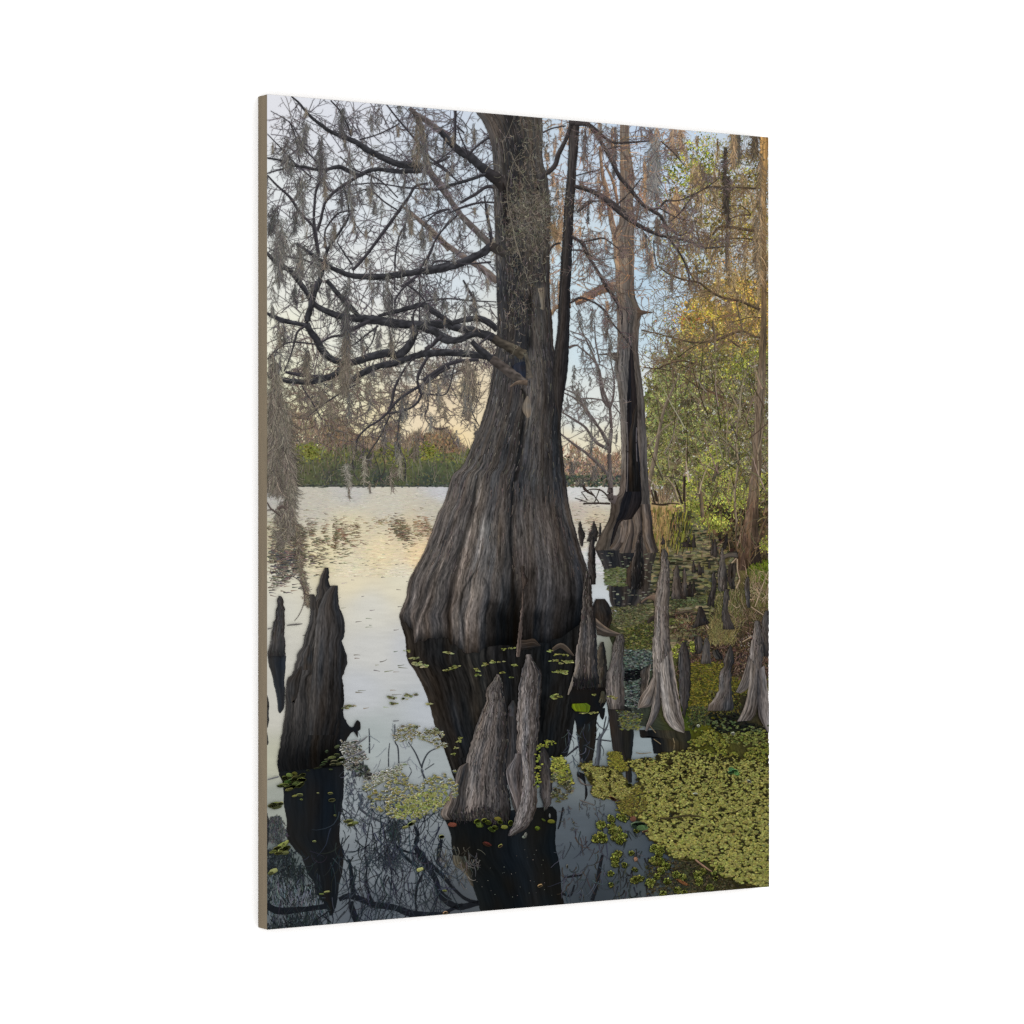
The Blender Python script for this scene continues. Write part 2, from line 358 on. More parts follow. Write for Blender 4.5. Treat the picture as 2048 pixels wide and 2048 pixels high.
# ------------------------------------------------------------------ the far shore
m = Flat()
def treeline(x0, x1, top, base, cols, n, ver=True, w=(1, 3)):
    xs = rng.uniform(x0, x1, n); ty = np.interp(xs, *zip(*top)) + rng.exponential(5, n); by = np.full(n, float(base))
    yy = ty + (by - ty) * rng.random(n)
    blobs(m, xs, yy, rng.uniform(*w, n), rng.uniform(w[0] * 1.2, w[1] * 1.6, n), rng.normal(0, .5, n), pal(n, cols, .12, 4), 5, .5)
# bare crowns against the sky: fine upright twigs
def crowns(x0, x1, top, base, n, cols):
    xs = rng.uniform(x0, x1, n); ty = np.interp(xs, *zip(*top)); yy = base - (base - ty) * rng.random(n) ** .75
    k = fbm(xs / 11, yy / 34 + 5, 2) > .40; xs, yy = xs[k], yy[k]; n = len(xs)
    curves(m, xs, yy, -math.pi / 2 + rng.normal(0, .42, n), rng.uniform(5, 18, n), rng.normal(0, .5, n), 1.1, .4, pal(n, cols, .14, 5), 4, .12)
TL = [(534,795),(575,810),(600,830),(625,838),(640,862),(660,836),(690,842),(708,870),(720,880),(745,885),(760,872),(775,850),(800,858),(815,876),(835,868),(860,862),(895,863),(912,878),(925,902),(940,910)]
treeline(575, 725, [(x_, y_ + 10) for x_, y_ in TL], 912, ((132,117,100),(118,107,93),(146,128,106),(112,102,88)), 1900, w=(.9, 2.2))
treeline(725, 935, [(x_, y_ + 6) for x_, y_ in TL], 912, ((132,117,100),(118,107,93),(146,128,106),(112,102,88)), 1900, w=(.9, 2.2))
crowns(534, 935, TL, 915, 9000, ((138,121,102),(120,108,94),(156,134,110),(128,114,92),(114,101,88)))
treeline(825, 930, [(825,880),(850,864),(895,866),(915,890),(930,905)], 925, ((128,106,84),(112,98,80),(146,116,88),(104,94,76)), 1500, w=(1, 2.6))
treeline(645, 705, [(645,862),(670,850),(705,875)], 915, ((130,108,86),(112,98,80)), 420, w=(1, 2.2))
GT = [(534,880),(590,890),(620,882),(650,894),(680,884),(720,898),(750,896),(780,885),(795,896),(840,893),(870,898),(900,905),(940,900)]
FS = [(534,892,112,116,66),(580,905,104,108,62),(620,900,112,112,66),(650,905,98,100,68),(700,905,100,100,70),(750,905,112,108,66),(790,898,124,124,62),(830,905,102,106,66),(880,910,96,100,66),(920,915,104,108,66),(560,930,84,92,60),(640,930,86,88,64),(720,930,82,90,66),(800,930,90,96,62),(880,935,80,88,62),(560,958,60,68,56),(660,958,64,66,62),(760,958,58,66,62),(860,958,58,66,60),(930,958,60,68,58)]
X = np.linspace(534.2, 945, 200); tt_ = np.interp(X, *zip(*GT)) + 26 * (fbm(X / 14, X * 0 + 2, 3) - .5) + 2; vv = np.linspace(0, 1, 34)
X2 = np.broadcast_to(X, (34, 200)); Y2 = tt_[None] * (1 - vv[:, None]) + 973.5 * vv[:, None]; C = idw(X2, Y2, FS, 2.6) * (1 + .34 * (fbm(X2 / 6, Y2 / 5, 3) - .5))[..., None]
m.add(np.c_[X2.ravel(), Y2.ravel()], C.reshape(-1, 3), gridfaces(34, 200))
treeline(534, 945, GT, 925, ((112,116,70),(100,104,66),(120,118,76),(104,100,72)), 700, w=(1, 2.6))
xs = rng.uniform(534, 945, 900); ys = 970 - rng.random(900) ** 1.2 * 60
blobs(m, xs, ys - 1, 1.8, 2.2, 0, pal(900, ((78,84,62),(72,78,66),(90,92,68)), .08, 3), 5, .4)
xs = rng.uniform(534, 945, 420); blobs(m, xs, 971.5 + rng.normal(0, 1.3, 420), rng.uniform(1.5, 5, 420), .9, 0, pal(420, ((70,75,70),(60,66,62),(92,94,88)), .08, 2), 5, .3)
n = 260; xs = rng.uniform(534, 945, n); curves(m, xs, rng.uniform(895, 968, n), -1.57 + rng.normal(0, .2, n), rng.uniform(10, 40, n), rng.normal(0, .3, n), 1.3, .5, pal(n, ((120,114,100),(104,100,88),(70,72,60)), .1), 4, .05)
for gx in (790, 855, 622, 578): 
    xs = rng.normal(gx, 9, 160); ys = rng.normal(900 + rng.random() * 8, 8, 160); blobs(m, xs, ys, 2.4, 2, 0, pal(160, ((128,130,62),(116,118,62)), .08), 5, .4)
# the bay seen right of the big trunk
TR = [(1110,900),(1150,893),(1165,905),(1190,898),(1215,920),(1245,905)]
crowns(1110, 1262, TR, 950, 1900, ((150,122,100),(128,112,96),(170,132,104),(120,106,92)))
treeline(1110, 1262, [(x_, y_ + 12) for x_, y_ in TR], 957, ((140,120,104),(124,112,98),(156,128,106),(112,104,92)), 1700, w=(.9, 2.4))
xs = rng.uniform(1110, 1250, 900); ys = 973 - rng.random(900) * 22; blobs(m, xs, ys, 2.6, 2.2, 0, pal(900, ((88,98,78),(78,86,74),(70,78,74),(120,106,90)), .06), 5, .4)
xs = rng.uniform(1295, 1345, 500); ys = 968 - rng.random(500) * 70; blobs(m, xs, ys, 2.2, 3.2, 0, pal(500, ((196,150,88),(170,140,78),(150,138,80)), .1), 5, .5)
m.build('far_shore', picture, 4e-5, label='distant shore of green scrub with bare brown crowns above')

# ------------------------------------------------------------------ right bank and shallows
m = Flat()
BK = [(1250,1120,70,74,50),(1300,1050,108,104,70),(1400,1080,102,100,68),(1450,1040,90,88,62),(1320,1180,98,96,62),(1400,1200,104,102,64),(1300,1260,66,76,42),(1250,1250,58,62,40),(1230,1300,44,48,36),(1350,1240,90,94,52),(1400,1280,62,52,42),(1470,1200,92,84,56),(1520,1180,96,96,52),(1500,1280,78,66,48),(1440,1320,60,48,36),(1400,1340,72,70,34),(1420,1400,92,88,24),(1400,1420,84,86,22),(1370,1440,60,72,26),(1500,1400,44,40,28),(1530,1300,60,50,40),(1530,1050,84,74,50),(1460,1100,90,84,52),(1240,1390,62,68,60),(1280,1380,50,54,50),(1300,1480,44,48,42),(1350,1500,40,40,30)]
L = [(1440,960),(1400,1000),(1330,1060),(1300,1100),(1230,1140),(1215,1160),(1245,1220),(1215,1245),(1225,1290),(1255,1330),(1250,1380),(1260,1440),(1310,1460),(1350,1500),(1370,1540)]
bark(m, L, [(1545,960),(1545,1540)], None, 26, 40, .18, 150, 260, cpts=BK, mode='y')
# level leaf scum in the shallows
n = 9000; y = 1012 + 300 * rng.random(n) ** .9; x = rng.uniform(1215, 1540, n)
edge = np.interp(y, [1012,1060,1100,1130,1180,1200,1260,1320], [1350,1345,1310,1212,1218,1285,1240,1240])
edr = np.interp(y, [1012,1080,1200,1320], [1440,1490,1460,1400])
k = (x > edge) & (x < edr); k &= fbm(x / 22, y / 5) > .40; x, y = x[k], y[k]; n = len(x); s = (y - 960) / 200 + .25
blobs(m, x, y, 5 * s + 1, 1.4 * s + .5, rng.normal(0, .05, n), olive(pal(n, ((118,122,70),(104,110,62),(132,134,84),(88,94,54),(72,80,46)), .1)), 6, .3)
n = 1500; y = rng.uniform(1018, 1240, n); x = rng.uniform(1240, 1440, n); k = (fbm(x / 30, y / 4 + 9) > .56); x, y = x[k], y[k]; s = (y - 960) / 200 + .25
blobs(m, x, y, 6 * s + 1, 1.1 * s + .3, 0, pal(len(x), ((52,52,38),(44,46,38)), .1, 2), 6, .3)
m.build('bank', picture, 3e-5, label='muddy right bank with green scum in the shallows')
# ------------------------------------------------------------------ thicket on the right
m = Flat()
def foliage(cx, cy, sx, sy, n, cols, r=(1.2, 3.0), lum=.16, thr=.42, asp=.6, seed=0):
    x = rng.normal(cx, sx, n); y = rng.normal(cy, sy, n)
    if thr: x, y = clump(x, y, 9, thr, seed)
    k = (x > 1240) & (y < 1330); x, y = x[k], y[k]; n = len(x)
    r_ = rng.uniform(*r, n); blobs(m, x, y, r_, r_ * asp, rng.uniform(0, 3.14, n), olive(pal(n, cols, lum, 6), .9 if cy > 680 else .35) * (.60 + .96 * fbm(x / 17 + 3, y / 13, 2))[:, None], 5, .35)
# shaded depths of the thicket
def veil(P, n, cols, r=(3, 7), lo=.3, edge=0):
    x, y = scatter(P, n); x, y = clump(x, y, 26, lo, 3); r_ = rng.uniform(*r, len(x))
    blobs(m, x, y, r_, r_ * .8, rng.uniform(0, 3, len(x)), pal(len(x), cols, .12, 4) * (.5 + 1.0 * fbm(x / 17 + 3, y / 13, 2))[:, None], 6, .4)
veil([(1345,690),(1400,620),(1540,600),(1540,1040),(1440,1010),(1340,985),(1310,960),(1292,900),(1296,780)], 5200, ((92,88,60),(80,78,52),(102,96,68),(88,80,62)), (2.5, 6), .22)
veil([(1290,760),(1345,690),(1345,960),(1305,965),(1290,900)], 1300, ((116,120,74),(128,130,86),(104,106,66)), (2, 4), .42)
veil([(1400,1010),(1440,1000),(1540,1000),(1540,1150),(1480,1130),(1420,1060)], 1200, ((70,60,44),(58,52,38),(84,72,52)), (2.5, 6), .3)
veil([(1345,400),(1400,360),(1540,330),(1540,620),(1430,600),(1370,560),(1345,470)], 1900, ((128,120,76),(116,114,70),(140,128,90),(106,102,68)), (2, 4), .5)
veil([(1370,600),(1440,560),(1540,560),(1540,720),(1400,700),(1360,660)], 2200, ((160,140,66),(140,126,58),(172,140,72)), (2, 4.5), .36)
# twig litter through it
def litter(x0, x1, y0, y1, n, cols, ln=(8, 30), w=1.0, ang=None, thr=None):
    x = rng.uniform(x0, x1, n); y = rng.uniform(y0, y1, n)
    if thr: x, y = clump(x, y, 24, thr, 8)
    n = len(x); a = rng.uniform(0, 6.28, n) if ang is None else rng.normal(ang[0], ang[1], n)
    curves(m, x, y, a, rng.uniform(*ln, n), rng.normal(0, .5, n), w, .5, pal(n, cols, .15, 5), 4, .1)
litter(1300, 1540, 700, 1000, 2400, ((120,108,84),(96,86,66),(146,132,108),(78,70,54)), (8, 28), 1.1)
litter(1390, 1540, 720, 960, 900, ((146,130,116),(126,112,98),(104,92,84)), (10, 34), 1.2, thr=.5)
litter(1330, 1540, 280, 700, 1700, ((146,128,92),(118,104,78),(96,84,64),(166,146,108)), (8, 26), 1.0)
litter(1300, 1420, 540, 720, 420, ((124,108,90),(104,94,80)), (10, 40), .9)
# leaves
G1 = ((124,138,44),(150,158,58),(104,120,44),(166,168,70),(88,104,40))
foliage(1385, 335, 32, 26, 950, G1, (1.2, 2.8), thr=.44)
foliage(1375, 365, 30, 26, 800, G1, (1.2, 2.8), thr=.44)
foliage(1410, 315, 30, 24, 500, G1, (1.2, 2.6), thr=.45)
foliage(1480, 370, 34, 44, 900, ((128,134,52),(150,150,62),(104,112,50)), (1.1, 2.5), thr=.46)
foliage(1500, 445, 26, 26, 700, ((150,146,50),(160,150,56),(120,118,46)), (1.1, 2.6), thr=.45)
foliage(1350, 500, 28, 26, 520, ((150,150,72),(130,134,70),(164,156,84)), (1.1, 2.4), thr=.46)
foliage(1410, 480, 60, 50, 900, ((160,146,76),(140,130,68),(176,154,90)), (1.0, 2.2), thr=.48)
foliage(1440, 290, 60, 22, 500, ((140,140,70),(160,150,90)), (1.0, 2.2), thr=.5)
foliage(1455, 640, 46, 34, 2600, ((176,154,66),(160,142,58),(188,160,88),(144,134,54),(186,148,90)), (1.1, 2.6), thr=.42)
foliage(1400, 640, 28, 22, 500, ((150,146,56),(176,156,60)), (1.1, 2.4), thr=.44)
foliage(1500, 560, 30, 40, 900, ((186,156,66),(168,140,60),(200,150,80)), (1.1, 2.4), thr=.46)
foliage(1375, 638, 22, 8, 60, ((190,96,56),(176,88,60)), (1.0, 1.9), thr=0)
foliage(1380, 690, 34, 30, 800, ((118,128,60),(136,142,70),(104,112,56)), (1.1, 2.6), thr=.44)
foliage(1470, 730, 40, 34, 1900, ((132,142,54),(152,158,60),(110,120,46),(92,100,44)), (1.2, 3.0), thr=.42)
foliage(1360, 800, 34, 44, 2000, ((116,136,58),(134,150,70),(98,118,52),(146,158,84)), (1.2, 2.8), thr=.40)
foliage(1320, 830, 18, 60, 1100, ((130,146,66),(146,160,84),(112,130,60)), (1.1, 2.6), thr=.42)
foliage(1370, 880, 40, 36, 2000, ((112,130,58),(128,144,64),(92,108,50)), (1.2, 2.6), thr=.42)
foliage(1330, 930, 30, 26, 800, ((122,132,62),(140,146,70),(104,112,54)), (1.1, 2.6), thr=.44)
foliage(1440, 860, 44, 60, 1500, ((112,122,52),(130,140,56),(88,98,44)), (1.2, 2.8), thr=.46)
foliage(1500, 860, 28, 90, 1300, ((108,118,46),(128,136,52),(84,92,40)), (1.2, 2.8), thr=.46)
foliage(1420, 970, 50, 26, 1600, ((116,128,50),(134,146,56),(92,102,44)), (1.2, 2.8), thr=.45)
for (fx, fy, fr, nn) in [(1412,935,10,130),(1380,968,12,170),(1460,950,12,140),(1410,1040,10,110),(1440,1045,11,130),(1470,1000,20,260),(1500,985,16,150),(1385,1010,14,170),(1448,846,10,90),(1530,960,10,110),(1520,705,10,90),(1425,912,14,130),(1408,1030,8,70),(1480,735,12,110),(1430,1050,9,90),(1535,1090,9,110)]:
    foliage(fx, fy, fr, fr * .7, nn * 2, ((148,166,56),(164,180,70),(130,150,50),(112,130,48)), (1.3, 3.0), .12, 0, .5)
# flecks of light and gaps of shade through the leaves
for (a0, a1, b0, b1, nn, cc) in [(1296, 1540, 680, 1000, 5200, ((74,70,42),(62,58,38),(88,84,50),(146,144,100),(128,124,92),(70,64,46),(112,104,88))), (1345, 1540, 300, 690, 3000, ((84,72,42),(70,62,40),(176,152,100),(146,124,84),(100,86,52)))]:
    x = rng.uniform(a0, a1, nn); y = rng.uniform(b0, b1, nn); k = x > np.interp(y, [300, 420, 600, 700, 760, 1000], [1345, 1340, 1400, 1330, 1292, 1300]); x, y = x[k], y[k]; nn = len(x)
    curves(m, x, y, rng.uniform(0, 3.14, nn), rng.uniform(2, 9, nn), rng.normal(0, .8, nn), rng.uniform(.8, 1.9, nn), .6, pal(nn, cc, .12, 4), 4, .15)
# hanging, sunlit moss high on the right
for i in range(60):
    x = rng.uniform(1330, 1540); y = rng.uniform(235, 600); moss(m, x, y, rng.uniform(4, 10), rng.uniform(24, 80), int(rng.uniform(25, 70)), ((180,144,96),(150,122,84),(198,164,112),(128,104,74)), (.15, .35), (.6, 1.2), .25)
m.build('shoreline_thicket', picture, 6e-5, label='leafy spring thicket along the right bank, golden higher up', stuff=True)

BR = (62, 56, 50)
def tree_branches(m, lst, c0, amp=.25, hi=1.3):
    P = []
    for (o, pts) in lst: P.append(ribbon(m, cr_(*o, pts), c0, amp=amp, hi=hi))
    return P
Bc, Cc, Dc, Ec, Fc_, Gc, Hc, Ic, Jc, Kc, Lc, Mc, Nc = (850,180),(1150,230),(500,560),(850,560),(1150,600),(500,940),(780,940),(1150,940),(500,1320),(850,1300),(1150,1300),(500,1480),(880,1480)
Ac = (500,180)

def twiggery(m, paths, c, dens=.10, l1=(18, 60), w1=1.6, n2=5, l2=(8, 26), n3=2, l3=(4, 12), down=.25, cut=None, minw=0.0):
    """bare twigs in three orders along traced limbs"""
    xs = []; ys = []; an = []; ww = []
    for P in paths:
        d = np.hypot(np.diff(P[:, 0]), np.diff(P[:, 1])); n = rng.poisson(dens * d.sum())
        if n == 0: continue
        i = rng.integers(0, len(P) - 1, n); T = np.arctan2(P[i + 1, 1] - P[i, 1], P[i + 1, 0] - P[i, 0])
        xs.append(P[i, 0]); ys.append(P[i, 1]); an.append(T + rng.choice([-1, 1], n) * rng.uniform(.4, 1.5, n)); ww.append(np.clip(P[i, 2] * .3, .9, w1))
    x = np.concatenate(xs); y = np.concatenate(ys); a = np.concatenate(an); w = np.concatenate(ww)
    L1 = rng.uniform(*l1, len(x)) * (.5 + rng.random(len(x)))
    c1 = pal(len(x), (c,), .12, 3)
    px, py, A = curves(m, x, y, a, L1, rng.normal(0, .4, len(x)), w, .7, c1, 8, .06)
    for (nn, ll, w_, lum) in ((n2, l2, .95, 1.12), (n3, l3, .7, 1.25)):
        N, K = px.shape
        r = np.repeat(np.arange(N), nn); j = rng.integers(1, K, len(r))
        x = px[r, j]; y = py[r, j]; a = A[r, j] + rng.choice([-1, 1], len(r)) * rng.uniform(.3, 1.3, len(r))
        a = a + down * np.sin(math.pi / 2 - a) * rng.random(len(r))
        px, py, A = curves(m, x, y, a, rng.uniform(*ll, len(r)), rng.normal(0, .4, len(r)), w_, .5, np.clip(pal(len(r), (c,), .12, 3) * lum, 0, 200), 5, .06)

# ------------------------------------------------------------------ the far right cypress trunk
m = Flat()
L = cr_(*Cc, [(1780,200),(1790,400),(1795,700),(1800,1000),(1800,1400),(1800,1850)])[:-1] + cr_(*Fc_, [(1795,200),(1785,350),(1765,700),(1745,1000),(1718,1400),(1700,1700)]) + cr_(*Ic, [(1690,100),(1650,400),(1605,650),(1575,900),(1560,960)])
R = cr_(*Cc, [(1872,200),(1860,400),(1850,700),(1850,1000),(1850,1400),(1855,1850)])[:-1] + cr_(*Fc_, [(1852,200),(1850,350),(1842,700),(1832,1000),(1805,1400),(1795,1700)]) + cr_(*Ic, [(1780,100),(1775,400),(1775,650),(1800,900),(1830,970)])
TRC = [(1524,280,190,150,96),(1534,280,150,116,74),(1524,400,196,158,104),(1534,400,70,58,44),(1524,560,170,138,96),(1533,560,66,54,44),(1523,680,120,102,78),(1532,680,58,50,42),(1518,780,120,106,90),(1528,780,96,84,72),(1512,880,124,108,92),(1522,880,84,72,60),(1505,960,120,102,86),(1518,960,74,62,50),(1495,1050,110,88,70),(1515,1050,60,48,38),(1485,1110,84,64,50),(1510,1120,44,36,30)]
bark(m, L, R, None, 7, 6, .34, 26, 340, cpts=TRC, mode='y')
for pts in [[(1560,400,14),(1555,700,16),(1580,1000,18),(1600,1100,10)],[(1480,1500,0.1),(1480,1501,0.1)],[(1868,430,14),(1800,580,24),(1770,700,22)],[(1640,560,12),(1600,760,14),(1540,900,10),(1480,960,8)],[(1700,620,10),(1690,900,14)]]:
    ribbon(m, cr_(*Ic, pts), (84,68,54))
tp = tree_branches(m, [(Cc, p) for p in [
 [(1790,1880,30),(1600,1800,25),(1450,1770,25),(1320,1710,25),(1200,1620,20),(1050,1590,18),(900,1530,14),(800,1460,8)],
 [(1750,710,22),(1600,700,20),(1450,700,18),(1320,690,16),(1240,720,8)],[(1800,1120,30),(1700,1115,30),(1550,1090,30),(1400,1080,25),(1340,1140,20),(1230,1240,10)],
 [(1780,1240,30),(1700,1200,20),(1600,1190,14),(1450,1200,12),(1330,1250,10)],[(1700,965,20),(1600,965,20),(1500,1000,12),(1440,1020,6)],[(1830,440,16),(1760,340,16),(1680,280,14)],[(1700,960,12),(1640,900,14),(1560,870,10),(1300,910,8)]]] +
 [(Fc_, p) for p in [[(1790,360,20),(1720,350,20),(1620,300,20),(1500,330,28),(1350,390,28),(1170,410,20),(1050,390,16),(860,340,12),(640,290,10)],
 [(1200,630,14),(1080,590,16),(1000,590,20),(860,630,18),(800,660,14),(660,650,10)],[(960,690,8),(800,660,14)],[(1040,730,10),(1180,830,20),(1300,880,25),(1440,940,25)],[(1810,170,12),(1700,165,12),(1560,200,10),(1450,215,6)],[(1600,460,16),(1540,420,18),(1480,370,16)]]], (70,60,48), .2, 1.35)
twiggery(m, tp, (96,80,62), .16, (14, 44), 1.6, 4, (8, 24), 2, (4, 12))
m.build('cypress_trunk', picture, 3e-5, label='slim sunlit cypress at the right edge with long bare side limbs')

# saplings and stems in the thicket
m = Flat()
for o, p in [(Fc_, [(1010,720,10),(940,870,22),(880,1000,25),(830,1180,30),(800,1350,35),(770,1520,40),(730,1700,40),(700,1850,45),(690,2000,45)]), (Fc_, [(690,1450,12),(760,1350,14),(850,1250,12),(1010,1130,8)])]:
    ribbon(m, cr_(*o, p), (112, 100, 86), amp=.3, hi=1.25)
m.build('leaning_stem', picture, label='slim grey stem leaning right beside the hollow tree')
m = Flat()
for p in [[(1610,830,8),(1600,1000,14),(1560,1300,16),(1560,1450,18),(1575,1600,20),(1550,1800,22),(1545,2000,22),(1560,2150,20)],[(1460,950,8),(1480,1150,10),(1460,1400,8),(1465,1600,8)],[(1700,1200,12),(1720,1500,16),(1700,1700,14)],[(1840,1100,8),(1800,1350,14),(1770,1510,14),(1780,1900,12)],[(1400,1330,12),(1500,1400,16),(1570,1480,16)],[(1210,1580,10),(1330,1630,14),(1410,1710,14)],[(1330,1750,40),(1370,1650,30),(1385,1560,12)],[(880,1710,10),(950,1800,20),(1000,1950,24)],[(1050,1700,24),(1060,1900,26),(1060,2050,20)],[(1200,1760,26),(1220,1950,34),(1230,2100,34)],[(1720,640,10),(1745,760,12),(1740,1000,10),(1740,1300,8)],[(1380,880,6),(1420,800,6),(1460,760,5)],[(1330,200,16),(1345,330,20),(1350,500,14)],[(1560,20,16),(1590,160,12),(1620,290,8)],[(1280,1220,8),(1340,1330,10),(1380,1540,8)]]:
    ribbon(m, cr_(*Fc_, p), (118, 106, 88) if p[0][2] < 11 else (92, 81, 67), amp=.3, hi=1.35)
n = 85; x = rng.uniform(1305, 1538, n); y = rng.uniform(760, 1000, n); k = x > 1290 + (y < 800) * 40; x, y = x[k], y[k]; n = len(x)
curves(m, x, y, -1.57 + rng.normal(0, .45, n), rng.uniform(40, 130, n), rng.normal(0, .35, n), rng.uniform(1.2, 3, n), .6, pal(n, ((132,118,100),(74,66,52),(60,54,42),(110,98,80),(150,138,120)), .1), 10, .06)
n = 40; x = rng.uniform(1350, 1538, n); y = rng.uniform(420, 760, n)
curves(m, x, y, rng.uniform(-3.3, .2, n), rng.uniform(40, 110, n), rng.normal(0, .5, n), rng.uniform(1, 2.2, n), .6, pal(n, ((110,90,66),(78,64,48),(150,126,92)), .1), 10, .06)
litter(1400, 1540, 960, 1130, 150, ((120,102,76),(96,80,60),(70,58,44)), (14, 50), 1.3, (-1.5, .5))
litter(1455, 1510, 980, 1120, 22, ((126,108,88),(96,80,64)), (20, 60), 1.4, (-1.5, .15))
m.build('sapling_stems', picture, label='thin pale saplings rising through the thicket', stuff=True)

# reeds, fallen twigs and the far stand of stumps beyond the hollow tree
m = Flat()
n = 90; x = rng.normal(1328, 12, n); curves(m, x, rng.uniform(996, 1010, n), -1.57 + rng.normal(0, .25, n), rng.uniform(6, 36, n), 0, 1.4, .5, pal(n, ((160,134,104),(136,116,92),(104,88,70),(80,70,58)), .1), 3)
m.build('reeds', picture, label='dry golden reeds at the far waterline', stuff=True)
for p in [[(740,190,12),(770,330,16)],[(775,200,20),(795,300,30)],[(740,325,14),(850,335,20),(920,322,12),(1010,328,10)],[(960,100,12),(1010,240,16),(1040,330,18)],[(1060,60,20),(1050,300,20)]]: m = Flat(); ribbon(m, cr_(*Ic, p), (50,42,34)); m.build('stump', picture, 5e-6)
for p in [[(80,325,14),(200,320,18),(340,325,18)],[(80,140,22),(100,190,26),(190,250,12)],[(330,270,14),(260,200,14),(170,185,10),(60,215,6)],[(190,310,8),(240,180,8)],[(0,270,8),(120,310,10)],[(60,210,6),(120,290,10)],[(150,200,8),(230,310,10)]]: m = Flat(); ribbon(m, cr_(*Ic, p), (56,48,44)); m.build('fallen_branch', picture, 5e-6)
# ------------------------------------------------------------------ mirror images lying in the water
DK = ((34,34,34),(26,27,28),(30,32,34))
m = Flat()
# hollow tree and stump reflections
bark(m, cr_(*Ic, [(195,765),(260,900),(330,1090),(330,1200),(350,1300),(420,1380)]), cr_(*Ic, [(800,780),(760,900),(740,1000),(720,1180),(700,1260),(560,1380)]), ((60,56,54),(32,32,34),(52,48,46),(30,30,32),(70,62,56),(48,46,44)), 10, 4, .3)
x, y = scatter(cr_(*Ic, [(290,960),(480,940),(520,1110),(300,1110)]), 420); blobs(m, x, y, 4, 1.3, 0, pal(len(x), ((92,98,66),(78,84,56),(104,108,74)), .1), 6, .3)
x, y = scatter(cr_(*Ic, [(200,800),(760,800),(740,1360),(420,1370)]), 110); blobs(m, x, y, 3.4, .8, 0, pal(len(x), ((96,98,84),(120,120,106)), .1), 6, .3)
# banded gold mirror image of the far bank
n = 520; x = rng.normal(1327, 14, n); y = rng.normal(1045, 22, n); k = (x > 1304) & (y > 1012); x, y = x[k], y[k]; n = len(x); curves(m, x, y, 1.57 + rng.normal(0, .1, n), rng.uniform(6, 22, n), 0, 2.2, 1, pal(n, ((160,132,88),(140,116,78),(112,98,60),(120,112,64)), .1), 3)
n = 160; x = rng.uniform(1340, 1385, n); y = rng.uniform(1020, 1090, n); curves(m, x, y, 1.7 + rng.normal(0, .1, n), rng.uniform(6, 22, n), 0, 3, 1, pal(n, ((70,66,44),(60,58,42),(120,118,52)), .1), 3)
# the great trunk
L = cr_(*Hc, [(95,1430),(110,1500),(145,1620),(155,1740),(175,1850),(235,1930)]) + cr_(*Jc, [(1520,0),(1610,130),(1690,300),(1740,450),(1790,640),(1850,800),(1932,1020)])[1:] + cr_(*Kc, [(265,1200),(310,1300)])
R = [(1178,1230),(1176,1290),(1168,1350),(1158,1400),(1148,1450),(1140,1490),(1132,1512),(1118,1515),(1100,1500),(1080,1540)]
bark(m, L, R, ((44,42,40),(34,33,33),(30,30,30),(46,42,37),(28,28,29),(24,25,26),(22,23,24),(26,27,28),(24,25,26)), 22, 3, .42, 200, 230, mode='y', vm=((0,1),(.3,.95),(1,.8)), folds=[(cr_(*Kc, [(250,0,12),(240,200,12),(290,550,12),(380,950,10)], 4.83), 3, .45), (cr_(*Kc, [(420,0,10),(450,300,16),(460,700,20)]), 4, .3), (cr_(*Kc, [(60,0,10),(150,400,14),(260,800,14)]), 4, -.3)])
m.build('trunk_reflection', picture, label='dark mirror image of the great trunk and its neighbour in the water')
m = Flat()
# left knee reflections
bark(m, cr_(*Jc, [(171,-40),(176,20),(210,140),(240,260),(265,400),(270,480),(288,512)]), cr_(*Jc, [(347,-40),(340,100),(335,200),(336,380),(325,470),(292,514)]), ((58,60,62),(42,44,47),(36,38,42),(44,46,50)), 4, 3, .15)
bark(m, cr_(*Jc, [(262,1000),(285,1110),(320,1200),(330,1400),(355,1550),(350,1700),(430,1830)]) + cr_(*Mc, [(490,1110),(520,1180),(560,1300),(622,1380),(632,1540),(700,1570),(770,1680)]), cr_(*Jc, [(905,1000),(908,1150),(905,1300),(885,1450),(868,1600)]) + cr_(*Mc, [(870,980),(905,1100),(895,1260),(860,1400),(845,1560),(800,1690)]), ((28,30,32),(24,27,30),(22,24,27),(26,28,31)), 6, 2, .12)
for pts in [([(160,340),(166,660)],[(168,350),(185,430),(184,500),(180,610),(166,660)]),([(160,700),(162,820)],[(168,705),(178,790),(172,820)]),([(160,1480),(160,1830)],[(170,1490),(186,1560),(188,1700),(166,1830)])]:
    bark(m, cr_(*Jc, pts[0]), cr_(*Jc, pts[1]), ((34,35,36),(40,42,44)), 2, 2, .1)
m.build('knee_reflection', picture, label='black mirror images of the two knees at the left')
m = Flat()
# front knee reflection
bark(m, cr_(*Nc, [(30,740),(75,830),(110,950),(120,1080),(160,1200),(260,1300),(320,1420),(370,1560),(390,1650)]), cr_(*Nc, [(1085,640),(1130,700),(1120,850),(1115,1000),(1150,1180),(1165,1300),(1175,1450),(1200,1600)]), ((26,27,26),(20,21,21),(18,19,19),(20,22,24),(26,28,30),(20,22,23),(18,20,21)), 9, 2, .16)
bark(m, cr_(*Nc, [(120,1110),(130,1200),(240,1290),(300,1400)]), cr_(*Nc, [(240,1130),(290,1230),(310,1330),(330,1420)]), ((90,84,72),(64,60,50),(34,34,30)), 5, 3, .3)
